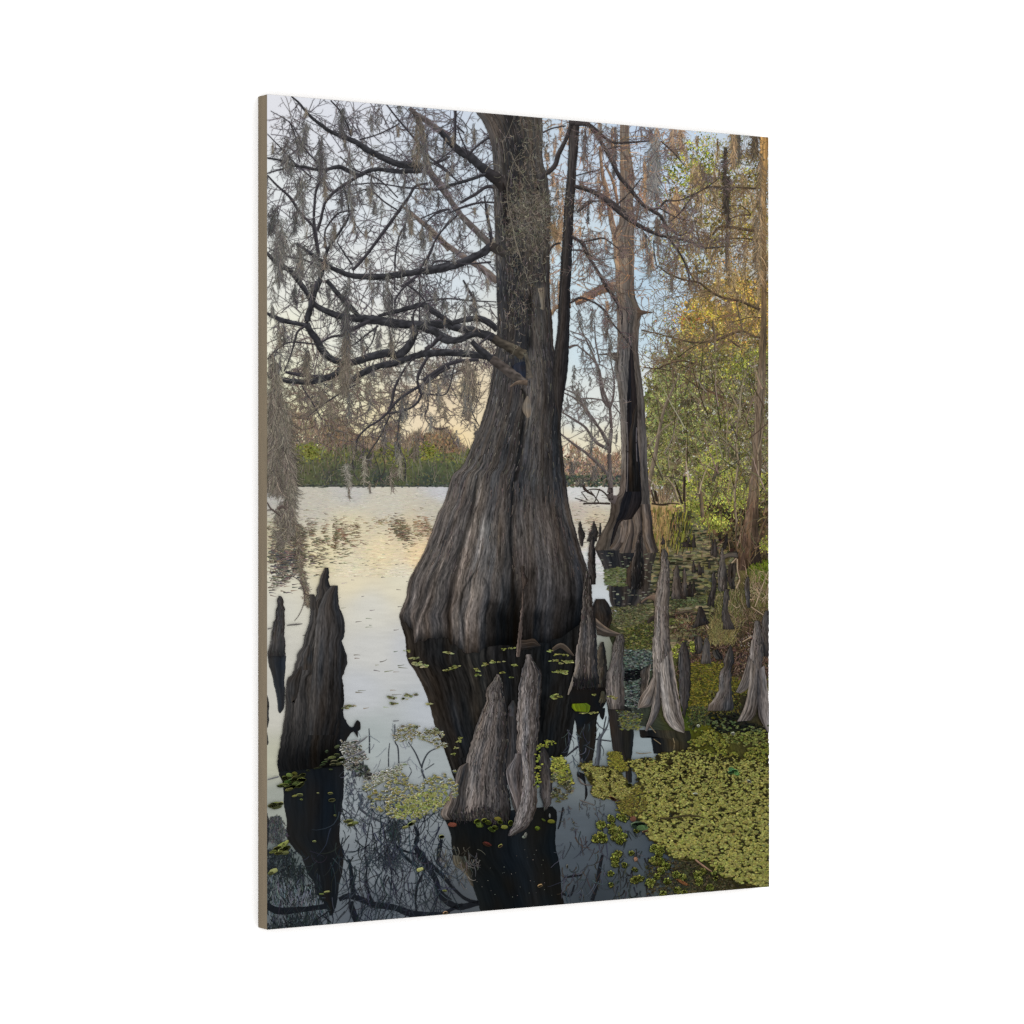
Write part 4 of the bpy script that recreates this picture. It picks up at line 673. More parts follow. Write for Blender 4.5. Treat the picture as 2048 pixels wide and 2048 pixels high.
LIMBS = [
 (Ac,[(400,60,14),(480,130,18),(560,230,24),(640,300,30),(700,345,34),(760,390,38),(900,455,42),(1010,495,48),(1130,575,56),(1300,660,62),(1420,710,64),(1560,730,68),(1660,730,60)]),
 (Ac,[(160,655,15),(300,680,20),(420,725,25),(560,750,28),(700,775,30),(800,750,35),(880,745,42),(960,785,38),(1050,825,40),(1130,785,40),(1220,765,38),(1330,775,42),(1450,785,46),(1660,780,46)]),
 (Ac,[(165,805,12),(300,765,14),(420,735,14)]),
 (Ac,[(1050,825,35),(960,885,30),(880,935,28),(790,1010,25),(725,1090,25),(700,1180,24),(680,1270,26),(650,1360,30)]),
 (Ac,[(760,750,16),(690,870,18),(640,970,22),(625,1100,22),(618,1250,26),(635,1400,34),(655,1540,34),(665,1620,24)]),
 (Ac,[(165,820,15),(260,920,18),(390,1040,24),(480,1180,25),(560,1260,25),(630,1340,26)]),
 (Ac,[(900,900,10),(930,1010,14),(955,1210,18),(880,1350,22),(790,1480,25),(735,1580,32),(715,1700,36),(680,1810,38),(630,1932,44)]),
 (Ac,[(1030,1160,10),(900,1175,16),(830,1210,18),(740,1330,14),(722,1420,18),(740,1540,22)]),
 (Ac,[(450,1480,24),(600,1590,34),(700,1660,40),(850,1745,46),(1000,1795,52),(1200,1805,60),(1400,1790,60),(1650,1750,62),(1932,1690,66)]),
 (Ac,[(170,1520,8),(330,1600,12),(520,1640,14),(680,1700,18)]),
 (Ac,[(150,1560,26),(260,1670,45),(380,1740,50),(460,1830,50),(530,1932,50)]),
 (Ac,[(1720,900,20),(1600,930,25),(1530,1040,27),(1430,1180,30),(1290,1370,30),(1150,1560,28),(1060,1670,28),(990,1740,30)]),
 (Ac,[(1320,140,12),(1430,280,15),(1600,480,18),(1740,650,20),(1870,750,20),(1960,830,16)]),
 (Ac,[(1440,320,10),(1400,350,12),(1230,430,12),(1060,480,14)]), (Ac,[(780,100,12),(870,200,14),(940,330,16),(980,450,18)]),
 (Ac,[(1932,640,16),(1860,680,22),(1770,710,24)]), (Ac,[(1500,1300,10),(1440,1420,14),(1405,1600,16),(1400,1750,14)]), (Ac,[(850,1480,10),(920,1590,14),(990,1690,16)]),
 (Ac,[(165,420,8),(300,560,10),(450,720,12),(600,850,10)]), (Ac,[(200,200,6),(400,330,8),(540,580,12),(700,740,10)]), (Ac,[(1650,1240,10),(1850,1160,14),(1932,1150,12)]),
 (Ac,[(1932,1250,12),(1800,1440,14),(1700,1640,18),(1620,1760,16)]), (Ac,[(1000,1000,10),(1150,960,12),(1300,1080,14),(1440,1170,12)]), (Ac,[(940,920,10),(1200,900,12),(1500,940,12),(1830,960,14)]),
 (Ac,[(870,640,8),(1000,760,12),(1250,870,12),(1430,1040,10)]), (Ac,[(380,300,8),(440,450,10),(480,700,12)]), (Ac,[(1000,1270,8),(1110,1400,8),(1200,1300,6)]),
 (Bc,[(0,1755,64),(200,1720,66),(400,1650,70),(560,1570,74),(650,1510,84),(780,1550,96)]),
 (Bc,[(60,1700,14),(110,1655,16),(240,1655,16),(400,1680,14),(640,1660,20)]),
 (Bc,[(150,400,50),(300,560,72),(450,660,84),(600,790,92),(760,930,120)]), (Bc,[(100,700,15),(200,630,12),(280,570,10),(345,575,10)]), (Bc,[(200,930,26),(350,890,30),(480,850,30),(570,820,34),(700,850,60)]),
 (Bc,[(340,1090,22),(480,1010,30),(620,930,32),(760,1000,40)]), (Bc,[(0,1290,12),(100,1200,14),(230,1150,16)]), (Bc,[(230,1188,14),(400,1120,22),(560,1085,18),(750,1090,16)]),
 (Bc,[(575,1020,12),(600,1200,25),(630,1350,30),(650,1510,36)]), (Bc,[(430,612,18),(540,510,22),(625,455,24)]), (Bc,[(295,190,24),(290,400,26),(285,580,26)]), (Bc,[(310,350,14),(380,415,18)]), (Bc,[(345,560,14),(420,630,16),(340,440,12),(310,340,8)]),
 (Bc,[(0,670,14),(170,760,15),(330,890,14)]), (Bc,[(310,1210,18),(200,1320,16),(110,1430,16),(60,1560,16),(0,1690,14)]), (Bc,[(0,960,10),(120,965,12),(240,940,10)]),
 (Dc,[(470,0,46),(580,170,46),(640,245,48),(760,310,56),(900,355,62),(1050,370,76),(1250,390,86),(1450,425,82),(1700,430,72),(1932,430,78)]), (Ec,[(0,420,64),(200,430,72),(360,470,84),(520,510,84),(660,560,84),(800,640,94),(960,720,110)]),
 (Dc,[(740,0,40),(830,110,45),(920,210,46),(1050,345,42)]),
 (Dc,[(680,0,42),(620,140,50),(590,250,55),(555,380,60),(570,470,60),(640,570,65),(700,680,66),(790,760,66),(900,795,62),(1000,795,66),(1150,745,76),(1330,705,78),(1430,725,80),(1520,650,76),(1580,550,66),(1600,440,72)]),
 (Dc,[(590,50,22),(600,120,26),(600,200,26)]), (Dc,[(160,320,30),(300,385,45),(430,415,42),(550,440,36)]),
 (Dc,[(150,910,45),(260,950,50),(400,975,50),(560,985,52),(680,960,60),(790,925,60),(880,870,70)]), (Dc,[(340,890,20),(450,910,35),(600,930,35),(720,940,35)]),
 (Dc,[(980,970,50),(1100,890,60),(1230,835,56),(1400,800,62),(1550,750,66),(1700,710,66),(1932,700,68)]), (Ec,[(0,722,66),(150,700,64),(350,710,66),(500,725,66),(620,745,70),(740,830,84),(860,930,90),(960,990,90)]),
 (Dc,[(1240,345,24),(1390,310,42),(1550,265,46),(1680,240,52),(1800,320,50),(1932,410,44)]), (Ec,[(0,250,44),(100,320,45),(200,380,48),(280,430,40)]), (Ec,[(270,410,44),(380,385,50),(500,370,54),(600,400,58),(700,480,60)]),
 (Dc,[(1580,440,60),(1750,480,72),(1850,540,74),(1932,580,74)]), (Ec,[(0,480,66),(90,495,66),(190,575,66),(320,580,64),(420,540,60),(520,510,60)]), (Ec,[(0,665,26),(80,620,34),(160,540,34)]), (Dc,[(1660,700,20),(1750,640,26),(1810,560,34)]),
 (Ec,[(450,590,46),(540,680,66),(640,760,78)]), (Ec,[(520,620,18),(600,560,20),(650,510,14)]), (Dc,[(960,490,32),(1060,440,38),(1160,395,34)]), (Dc,[(690,600,15),(790,548,22),(900,530,22),(980,490,20)]), (Dc,[(930,640,8),(1010,620,12),(1110,540,14),(1240,440,18)]),
 (Dc,[(1110,700,6),(1180,600,12),(1220,460,14)]), (Dc,[(165,765,12),(290,650,14),(400,600,14),(640,620,16)]), (Dc,[(330,880,14),(390,740,14),(430,600,18),(460,500,20),(540,440,22)]),
 (Dc,[(1580,750,16),(1480,880,20),(1400,1040,25),(1370,1180,25),(1330,1290,20)]), (Dc,[(1932,840,36),(1830,890,36),(1700,990,32),(1560,1070,28),(1420,1170,25),(1330,1280,22),(1240,1360,20),(1130,1430,18),(1040,1530,14),(1020,1670,11),(980,1790,8)]),
 (Dc,[(1720,740,26),(1640,880,30),(1620,980,28),(1650,1110,24),(1600,1200,22),(1500,1255,20),(1340,1290,20)]), (Dc,[(1650,1105,14),(1710,1100,16),(1720,1220,12),(1690,1320,9),(1760,1420,8),(1830,1440,8),(1932,1415,7)]),
 (Dc,[(1350,1310,16),(1250,1520,13),(1170,1640,10),(1110,1750,8)]), (Dc,[(1450,1280,10),(1430,1560,13),(1500,1760,13),(1495,1940,11)]), (Dc,[(1080,975,10),(930,1060,13),(800,1140,13),(680,1220,10),(560,1320,7)]), (Dc,[(500,1020,10),(560,1120,12),(630,1230,14),(700,1360,7)]),
 (Ec,[(-20,970,34),(160,850,36),(300,790,36),(520,768,32)]), (Ec,[(0,1095,10),(180,1110,13),(240,1020,13),(280,850,11),(310,750,10)]), (Ec,[(60,985,8),(240,920,10),(380,850,10)]), (Ec,[(522,1410,8),(440,1240,11),(420,1100,10),(460,940,8),(500,800,8)]),
 (Ec,[(0,210,8),(90,185,12),(240,180,12),(460,200,12),(690,210,8)]), (Ec,[(370,0,16),(430,110,24),(480,190,26),(485,330,18)]), (Dc,[(1560,350,14),(1590,440,26)]), (Dc,[(1640,0,10),(1640,200,13),(1635,400,12)]), (Dc,[(1932,180,12),(1790,190,14),(1690,210,14),(1590,300,16),(1575,400,16)]), (Dc,[(1500,40,14),(1610,110,16),(1690,200,16)]), (Dc,[(1600,0,18),(1500,60,18),(1410,180,16),(1400,300,14)]),
 (Ac,[(1630,1790,20),(1540,1850,18),(1460,1900,16)]), (Ac,[(1400,1800,12),(1395,1932,12)]),
]
lm = Flat(); lp = []
for (o, p) in LIMBS:
    big = max(q[2] for q in p) > 40
    lp.append(ribbon(lm, cr_(*o, p), (50,50,53) if big else (56,54,58), amp=.5 if big else .2, hi=1.28, jag=.13 if big else .08))
m = Flat(mix=True)
twiggery(m, lp, (70,66,70), .054, (18, 66), 1.6, 4, (8, 26), 1, (4, 13), down=.3)
k = [P for P in lp if P[:, 1].mean() > 690]
twiggery(m, k, (100,90,82), .06, (20, 60), 1.2, 4, (8, 26), 2, (4, 12), down=.5)
# twig fans low over the far shore
n = 170; x = rng.normal(680, 60, n); y = rng.normal(790, 34, n); px, py, A = curves(m, x, y, rng.uniform(-.6, 3.8, n), rng.uniform(20, 70, n), rng.normal(0, .7, n), 1.5, .6, pal(n, ((104,92,84),(86,78,74)), .1), 8, .1)
r = np.repeat(np.arange(n), 5); j = rng.integers(1, 8, len(r)); curves(m, px[r, j], py[r, j], A[r, j] + rng.choice([-1, 1], len(r)) * rng.uniform(.3, 1, len(r)), rng.uniform(8, 22, len(r)), rng.normal(0, .6, len(r)), .9, .5, pal(len(r), ((122,110,98),(104,96,88)), .1), 5, .1)
m.build('twigs', picture, 4e-5, label='bare twigs spreading from the left limbs', stuff=True)

lm.build('limbs', picture, 5e-5, label='dark sinuous limbs of the great cypress reaching left')
m = Flat(mix=True)
GM = ((112,108,104),(92,90,90),(130,124,114)); BM = ((124,112,96),(102,92,80),(140,126,108)); DM = ((86,84,84),(70,69,72),(102,98,94))
CL = [(605,250,16,60,300,GM),(640,270,10,110,420,DM),(648,300,9,60,200,GM),(684,215,11,60,360,DM),(690,260,9,40,160,DM),(700,290,8,130,240,GM),(612,240,14,40,200,GM),(575,270,9,70,150,GM),(568,280,7,60,100,GM),(605,340,12,80,190,GM),(742,215,9,50,110,GM),(757,215,7,50,80,GM),
 (835,230,11,110,360,BM),(850,270,10,90,260,GM),(800,190,20,40,160,GM),(596,350,16,50,200,GM),(605,390,14,60,200,GM),(684,370,9,50,170,DM),(704,380,8,60,130,GM),(748,395,9,36,130,DM),(750,400,12,30,110,GM),(815,400,12,46,280,GM),(822,420,11,50,280,BM),(808,440,9,40,160,DM),(670,440,10,44,170,BM),(665,455,12,40,140,GM),
 (545,410,22,60,520,DM),(560,430,26,90,640,GM),(590,410,14,60,260,DM),(560,480,26,90,520,GM),(600,480,26,80,460,GM),(640,500,20,60,200,GM),(545,560,14,80,160,GM),(590,560,10,50,130,DM),(588,565,6,44,140,DM),(625,540,12,60,120,GM),
 (693,560,8,110,420,DM),(695,600,10,130,560,DM),(692,660,13,110,620,BM),(690,720,18,70,700,BM),(690,740,16,50,300,BM),(698,780,6,60,110,GM),(745,560,6,50,110,GM),(740,510,6,70,90,GM),(770,560,7,60,100,GM),(782,580,6,70,170,DM),(775,540,8,60,110,GM),(782,640,5,60,110,DM),(760,650,7,50,110,GM),(785,660,9,60,150,BM),(725,660,8,50,80,GM),(735,760,10,40,150,BM),(805,520,8,50,70,GM),(845,440,12,60,120,GM),
 (560,640,14,60,160,BM),(570,650,10,40,130,DM),(615,700,13,70,420,BM),(612,690,9,50,140,DM),(640,720,12,50,110,GM),(552,690,10,70,160,GM),
 (800,720,7,40,50,GM),(804,780,7,70,190,DM),(815,800,6,40,80,DM),(798,860,8,60,90,GM),(930,590,7,70,120,GM),(935,720,12,70,300,BM),(948,730,10,80,260,BM),(940,790,8,60,110,BM),(930,740,8,90,140,GM),(890,730,7,40,110,GM),(878,790,6,36,80,BM),(890,800,7,40,70,BM),(888,580,6,40,100,DM),(947,580,6,50,140,DM),(950,590,8,44,80,GM),(963,440,7,50,80,GM),(948,250,6,40,110,BM),(948,240,5,50,60,GM),(905,420,8,40,60,GM),
 (640,770,20,50,220,BM),(600,770,14,40,150,BM),(620,790,18,40,130,BM),(660,790,14,50,130,BM),(576,700,12,40,80,GM),(700,780,10,60,90,GM),(740,770,10,60,100,GM),(830,860,10,60,150,BM),(800,880,10,80,90,BM),(770,840,12,60,110,GM),(845,800,8,40,50,GM),(870,560,9,50,80,GM)]
for (cx, cy, w, h, n, cc) in CL: moss(m, cx, cy, w, h, int(n * .36), np.array(cc) * .9, (.14, .4), (.6, 1.1), .34)
# short tufts hung at random along the limbs
allp = np.vstack([P[:, :3] for P in lp + bp])
for i in range(150):
    q = allp[rng.integers(0, len(allp))]; moss(m, q[0] + rng.normal(0, 10), q[1] + 4, rng.uniform(2, 6), rng.uniform(14, 50), int(rng.uniform(12, 46)), [GM, BM, DM][rng.integers(0, 3)], (.2, .45), (.55, 1.1), .35)
m.build('hanging_moss', picture, 5e-5, label='grey-brown moss tufts hanging from the left limbs', stuff=True)
m = Flat(mix=True)
# the long curtain at the left edge and its trailing strand
CM = ((118,108,94),(98,90,80),(136,126,108),(84,76,68))
for (cx, cy, w, h, n) in [(545,700,11,160,360),(556,720,12,200,420),(550,780,18,150,900),(562,800,22,170,1300),(545,830,20,150,1300),(575,820,16,160,900),(560,880,24,100,1300),(580,900,12,90,600),(540,900,16,80,500),(550,780,26,190,900),(581,950,9,70,420),(578,985,8,90,240),(567,1000,12,50,180),(555,1010,8,40,110),(588,1020,6,50,150)]:
    moss(m, cx, cy, w, h, int(n * .62), CM, (.2, .5), (.7, 1.4), .28)
for pts in [[(165,310,12),(200,370,14),(240,400,16),(300,450,10)],[(165,388,10),(230,382,10)],[(270,380,30),(310,350,24),(350,380,14)],[(405,1020,6),(480,1070,9),(520,1150,11),(530,1190,11),(575,1215,10)],[(530,1190,8),(520,1290,6),(480,1390,6),(430,1460,4)]]: ribbon(m, cr_(*Gc, pts), (82,72,68))
S = smooth(cr_(*Gc, [(400,450),(450,560),(470,700),(485,850),(500,1000),(540,1130),(560,1300)]), 2)
i = rng.integers(0, len(S), 760); curves(m, S[i, 0] + rng.normal(0, 3.2, len(i)) * (1 - i / len(S) * .4), S[i, 1], 1.57 + rng.normal(0, .8, len(i)), rng.uniform(4, 13, len(i)), rng.normal(0, 1, len(i)), 1.1, .5, pal(len(i), CM, .12), 4, .2)
moss(m, 695, 925, 10, 50, 260, ((126,122,108),(104,100,88),(144,138,122)), (.12, .3), (.6, 1.2), .6); moss(m, 728, 910, 6, 60, 120, ((146,138,120),(120,112,96)), (.12, .3), (.6, 1.2), .5); moss(m, 698, 970, 3, 30, 40, BM); moss(m, 740, 960, 4, 28, 36, BM); moss(m, 800, 900, 7, 60, 130, ((140,134,110),(112,106,90)), (.12, .3)); moss(m, 782, 930, 4, 40, 60, BM)
moss(m, 560, 1060, 26, 40, 200, ((116,106,94),(100,92,82)), (.1, .3), (.6, 1.2), 1.2)
m.build('moss_curtain', picture, 4e-5, label='long moss curtain hanging down the left edge to the water', stuff=True)
# ------------------------------------------------------------------ the great cypress trunk
m = Flat()
Lt = cr_(*Bc, [(470,150),(495,215),(560,310),(615,430),(645,560),(660,700),(665,1000),(682,1480),(690,1932)])[:-1] + cr_(*Ec, [(690,60),(700,300),(697,560),(675,760),(645,960),(600,1190),(530,1400),(450,1600),(360,1800)]) + cr_(*Hc, [(610,40),(570,170),(520,320),(475,400),(430,520),(370,690),(300,850),(238,955),(180,1080),(155,1230),(105,1360),(92,1420),(108,1490),(110,1800)])
Rt = cr_(*Bc, [(1135,200),(1138,500),(1142,700),(1180,820),(1200,1000),(1215,1200),(1210,1400),(1205,1932)])[:-1] + cr_(*Ec, [(1205,100),(1230,400),(1245,560),(1270,625),(1280,622),(1290,560)])
Rt2 = [(1107,684),(1110,705),(1118,735),(1124,770)] + cr_(*Ec, [(1330,1200),(1312,1400),(1325,1600),(1350,1850)]) + cr_(*Hc, [(1695,60),(1715,220),(1740,380),(1770,500),(1800,600),(1850,780),(1910,960),(1935,1100),(1930,1300),(1910,1480),(1890,1800)])
TCC = [(965,240,96,86,78),(985,260,104,90,80),(1000,240,96,84,74),(1020,240,46,46,50),(1035,300,42,42,46),(1050,250,86,78,70),(1075,250,96,86,76),(995,330,100,90,82),(1010,330,66,62,60),(1030,360,46,44,46),(1060,330,84,76,70),(1080,330,86,78,70),
 (996,420,104,92,84),(1008,440,54,50,50),(1020,430,70,62,56),(1050,430,92,84,74),(1085,430,92,84,72),(996,500,98,88,82),(1012,500,62,60,60),(1035,520,44,44,46),(1060,500,84,76,68),(1090,500,74,68,62),(1094,560,54,52,54),(1078,560,60,57,56),
 (1000,560,66,64,66),(1020,580,50,50,54),(1040,570,74,66,60),(1050,600,46,45,47),(1066,580,98,90,82),(1082,585,110,102,92),(1095,600,56,52,54),(1000,640,76,70,68),(1010,680,70,64,60),(1035,640,52,50,52),(1050,680,46,46,50),(1066,660,92,84,78),(1080,660,96,88,80),(1098,660,60,56,56),(1105,700,48,46,50),
 (1000,720,74,68,64),(1025,730,44,46,54),(1045,740,44,46,52),(1070,720,94,88,82),(1085,740,86,80,76),(1105,740,40,40,46),(1125,740,38,38,44),(990,790,76,70,66),(1020,790,66,60,58),(1040,780,62,56,54),(1060,780,104,94,86),(1080,800,84,78,74),(1100,800,42,41,45),(1118,800,36,36,40),
 (975,840,82,74,68),(1000,850,78,72,68),(1030,850,56,52,52),(1055,835,104,97,88),(1075,860,82,78,76),(1095,860,56,54,55),(1115,860,38,38,40),(950,900,84,76,70),(980,900,78,72,68),(1020,900,52,50,50),(1045,900,72,70,72),(1070,920,72,71,73),(1100,920,48,47,50),(1122,920,38,38,40),
 (920,960,78,70,66),(950,960,88,80,72),(980,965,76,72,70),(1010,960,58,54,54),(1035,970,54,54,58),(1065,960,60,62,66),(1095,980,46,48,52),(1125,980,48,46,48),(900,1010,90,80,72),(930,1010,72,64,60),(960,1010,84,76,70),(990,1010,74,68,66),(1050,1020,74,68,66),(1080,1040,78,72,70),(1110,1030,70,62,58),(1135,1030,66,60,56),
 (880,1060,88,78,72),(910,1060,76,68,64),(940,1060,92,83,76),(970,1060,90,86,82),(1000,1060,76,68,62),(1050,1070,76,70,66),(1085,1080,74,68,66),(1120,1080,72,64,60),(1145,1080,54,50,50),(850,1120,86,76,68),(880,1120,80,72,66),(905,1120,70,62,58),(930,1120,98,87,79),(955,1120,92,86,82),(985,1120,84,80,78),(1010,1120,60,54,50),(1045,1120,72,64,62),(1080,1140,70,65,63),(1120,1140,62,58,57),(1155,1140,48,46,48),
 (825,1170,82,72,66),(850,1180,78,68,62),(875,1180,74,66,60),(900,1190,58,52,50),(925,1180,94,83,75),(950,1180,102,92,84),(975,1200,76,71,70),(1000,1200,60,57,56),(1020,1200,30,30,31),(1050,1180,56,50,48),(1085,1200,58,54,54),(1120,1200,52,49,50),(1160,1200,38,37,39),
 (810,1225,80,70,64),(840,1240,88,76,68),(870,1240,62,56,54),(895,1240,56,50,48),(915,1240,88,78,70),(940,1240,98,88,82),(960,1240,86,79,76),(985,1250,40,38,38),(1010,1250,26,27,28),(1030,1250,26,27,28),(1060,1250,44,41,41),(1095,1240,46,43,43),(1120,1260,38,36,37),(1150,1260,28,28,30),(1170,1240,24,25,27),
 (850,1270,78,68,62),(880,1275,62,56,52),(930,1280,84,74,68),(950,1290,72,64,60),(980,1285,36,34,34),(1020,1290,24,25,26),(1100,1270,50,46,46)]
m = Flat()
TC = [(x_, y_) + tuple((.6 * c_ + .4 * (r_ + g_ + b_) / 3) * (.84 if y_ < 700 else .95 if y_ < 960 else 1.04 if x_ > 970 else 1.13) for c_ in (r_, g_, b_)) for x_, y_, r_, g_, b_ in TCC]
WL = [(790,1232),(798,1238),(803,1246),(812,1244),(818,1254),(824,1258),(826,1266),(829,1287),(838,1280),(848,1283),(858,1276),(870,1278),(884,1275),(896,1277),(902,1290),(910,1288),(917,1296),(924,1298),(928,1305),(938,1307),(948,1304),(958,1306),(966,1297),(985,1292),(1010,1290),(1030,1293),(1045,1290),(1060,1284),(1080,1285),(1100,1285),(1106,1278),(1120,1276),(1140,1262),(1165,1245),(1185,1240)]
bark(m, Lt, Rt[:-4] + Rt2, None, 46, 6.5, .34, 330, 640, cpts=TC, mode='y', seed=31, flow=.6, water=WL, folds=[
 (cr_(*Ec, [(1030,0,24),(1015,300,26),(1010,600,24),(985,700,12)]), 5, -.35),
 (cr_(*Ec, [(905,1010,14),(960,1100,22),(962,1190,18),(945,1250,20),(950,1340,30),(905,1700,30),(870,1932,26)]) + cr_(*Hc, [(1185,120,20),(1180,300,20),(1168,500,20),(1162,700,18),(1178,900,20),(1185,1100,22),(1205,1300,50),(1210,1500,70),(1200,1700,80)]), 5, -.55),
 (cr_(*Hc, [(850,20,18),(800,320,22),(755,520,24),(690,720,26),(645,950,26),(585,1150,22),(560,1350,26),(575,1560,26),(600,1800,20)]), 5, -.42), (cr_(*Hc, [(890,60,14),(850,320,16),(800,520,18),(740,720,18),(690,950,16),(630,1150,14),(600,1350,10),(610,1560,10)]), 6, .34),
 (cr_(*Hc, [(700,480,10),(560,720,10),(500,900,10),(430,1080,9),(350,1300,9),(290,1450,8),(245,1650,8)]), 3, .42), (cr_(*Hc, [(640,440,20),(520,700,18),(460,900,18),(390,1080,18),(310,1300,20),(250,1450,20),(215,1600,20)]), 5, -.3),
 (cr_(*Hc, [(910,400,14),(880,650,14),(850,880,14),(835,980,10)]), 6, .4), (cr_(*Hc, [(860,800,10),(830,960,10),(770,1060,12),(700,1180,12),(680,1320,14),(700,1480,14),(715,1700,12)]), 4, -.4),
 (cr_(*Hc, [(850,1010,10),(920,1060,14),(948,1180,16),(940,1330,18),(900,1500,20),(880,1700,18)]), 4, -.38), (cr_(*Hc, [(800,1100,20),(780,1300,26),(740,1450,20),(740,1650,18)]), 5, .3),
 (cr_(*Hc, [(240,960,12),(200,1150,14),(180,1300,14),(175,1450,10)]), 4, -.3), (cr_(*Hc, [(330,960,12),(260,1150,14),(215,1320,12),(190,1480,10)]), 4, .28),(cr_(*Hc, [(420,960,10),(340,1150,12),(290,1300,12),(250,1420,12)]), 4, -.25),
 (cr_(*Hc, [(1600,300,18),(1650,600,20),(1700,900,20),(1735,1100,24),(1770,1400,30)]), 5, -.32), (cr_(*Hc, [(1510,300,10),(1540,900,12),(1520,1300,14),(1520,1650,16)]), 4, .26), (cr_(*Hc, [(1400,600,10),(1340,850,14)]), 4, -.25),
 (cr_(*Hc, [(1000,300,20),(1010,900,22)]), 4, .16), (cr_(*Hc, [(1280,350,20),(1270,900,24)]), 4, .14), (cr_(*Hc, [(1640,420,14),(1600,640,14)]), 4, .08), (cr_(*Hc, [(480,1150,8),(450,1400,8),(430,1620,8)]), 3, .2), (cr_(*Hc, [(640,1300,8),(680,1480,10),(690,1700,8)]), 3, .25), (cr_(*Ec, [(1150,560,20),(1160,900,20),(1165,1300,26)]), 6, -.2),
 ([(985,1195,16),(1000,1240,28),(1005,1300,36)], 5, -.45), ([(1060,1215,30),(1065,1300,50)], 5, -.3), ([(1140,1190,26),(1140,1300,46)], 5, -.35), (cr_(*Hc, [(1400,1100,12),(1410,1300,12),(1400,1600,12)]), 4, -.3), (cr_(*Hc, [(1060,900,12),(1100,1200,16),(1090,1500,22)]), 4, -.3)])
RR = Rt[:-4] + Rt2
flecks(m, Lt, RR, 2600, ((104,102,102),(92,88,86),(112,106,98)), ((38,37,40),(46,43,43)), (5, 16), (.7, 1.5), 225, 960)
flecks(m, Lt, RR, 700, ((116,104,96),(104,96,92)), ((44,40,39),(54,48,46)), (5, 20), (.7, 1.3), 960, 1150)
# burl and pale scars
bark(m, cr_(*Ec, [(1090,80),(1110,180),(1120,280)]), cr_(*Ec, [(1150,70),(1155,180),(1150,290)]), ((120,112,100),(104,96,86)), 3, 3, .25)
bark(m, cr_(*Ec, [(985,1120),(945,1200),(945,1270),(980,1320)]), cr_(*Ec, [(1000,1120),(1020,1200),(1025,1290),(1000,1330)]), ((112,104,94),(120,112,102),(100,92,84)), 3, 2, .22)
bark(m, cr_(*Ec, [(890,800),(850,830),(860,900),(930,960)]), cr_(*Ec, [(960,780),(980,840),(985,900),(970,950)]), ((40,42,50),(36,38,46)), 3, 3, .3)
ribbon(m, cr_(*Ec, [(660,560,84),(760,620,90),(860,670,96),(960,725,100)]), (56,52,48), (74,68,58), amp=.6, hi=1.3, jag=.14)
ribbon(m, cr_(*Ec, [(970,700,40),(990,780,40),(1000,880,50),(1010,950,70)]), (76,72,64), (80,74,68), amp=.5, hi=1.1, jag=.14)
ribbon(m, cr_(*Ec, [(640,760,80),(740,830,86),(860,920,86),(960,990,80)]), (68,62,59), (80,74,70), amp=.6, hi=1.2, jag=.14)
ribbon(m, cr_(*Ec, [(820,1030,12),(900,990,34),(990,990,60)]), (92,80,70), amp=.3)
ribbon(m, cr_(*Bc, [(640,1510,90),(720,1550,90),(790,1600,60)]), (56,52,50), (60,57,55), amp=.3, hi=1.15)
ribbon(m, cr_(*Bc, [(600,790,96),(700,860,110),(770,960,110)]), (48,46,48), (50,46,44), amp=.4, hi=1.3)
bark(m, cr_(*Bc, [(750,880),(750,1000),(750,1100),(760,1300)]), cr_(*Bc, [(800,1000),(800,1100),(790,1200),(830,1340)]), ((38,34,34),(30,29,31)), 3, 3, .2)
m.build('trunk', picture, 5e-5, label='great cypress trunk with fluted buttress swelling out at the waterline')

m = Flat()
# the second, slimmer stem rises from the right shoulder
bark(m, cr_(*Bc, [(1392,230),(1388,500),(1375,800),(1358,1000),(1345,1150),(1330,1400),(1312,1700),(1300,1932)])[:-1] + cr_(*Ec, [(1300,60),(1290,250),(1280,450),(1258,640),(1240,760),(1235,900),(1245,1100),(1275,1250),(1300,1400)]), cr_(*Bc, [(1492,230),(1485,500),(1460,800),(1450,1000),(1440,1150),(1425,1400),(1418,1700),(1410,1932)])[:-1] + cr_(*Ec, [(1405,60),(1402,250),(1396,450),(1391,640),(1386,760),(1375,900),(1347,1100),(1322,1250),(1311,1400)]),
     ((52,50,50),(66,62,60),(58,54,54),(42,41,43),(40,40,43)), 6, 6, .3, 26, 300, mode='y', vm=((0,1.0),(.1,1.15),(.3,.95),(.55,.85),(.8,.8),(1,.8)))
for pts in [[(1090,960,30),(1095,900,38),(1140,830,40),(1250,740,46),(1290,620,46),(1360,480,36),(1415,330,40)],[(1140,410,16),(1230,370,12),(1360,345,14)],[(1440,930,36),(1560,960,40),(1700,1020,45),(1850,1120,45),(1932,1190,45)],[(1400,320,60),(1500,310,50),(1580,330,34)],[(1410,1410,28),(1480,1450,30),(1530,1480,30),(1570,1580,28)],[(1530,1465,14),(1620,1450,14),(1700,1430,14)],[(1200,1560,20),(1240,1500,20),(1310,1475,18)],[(1420,1545,14),(1530,1550,14),(1600,1590,12)],[(1470,1170,14),(1560,1090,18),(1620,1065,14)],[(1450,830,12),(1560,800,10),(1690,770,10)]]:
    ribbon(m, cr_(*Bc, pts), (58,54,54), amp=.3, hi=1.3)
rp = []
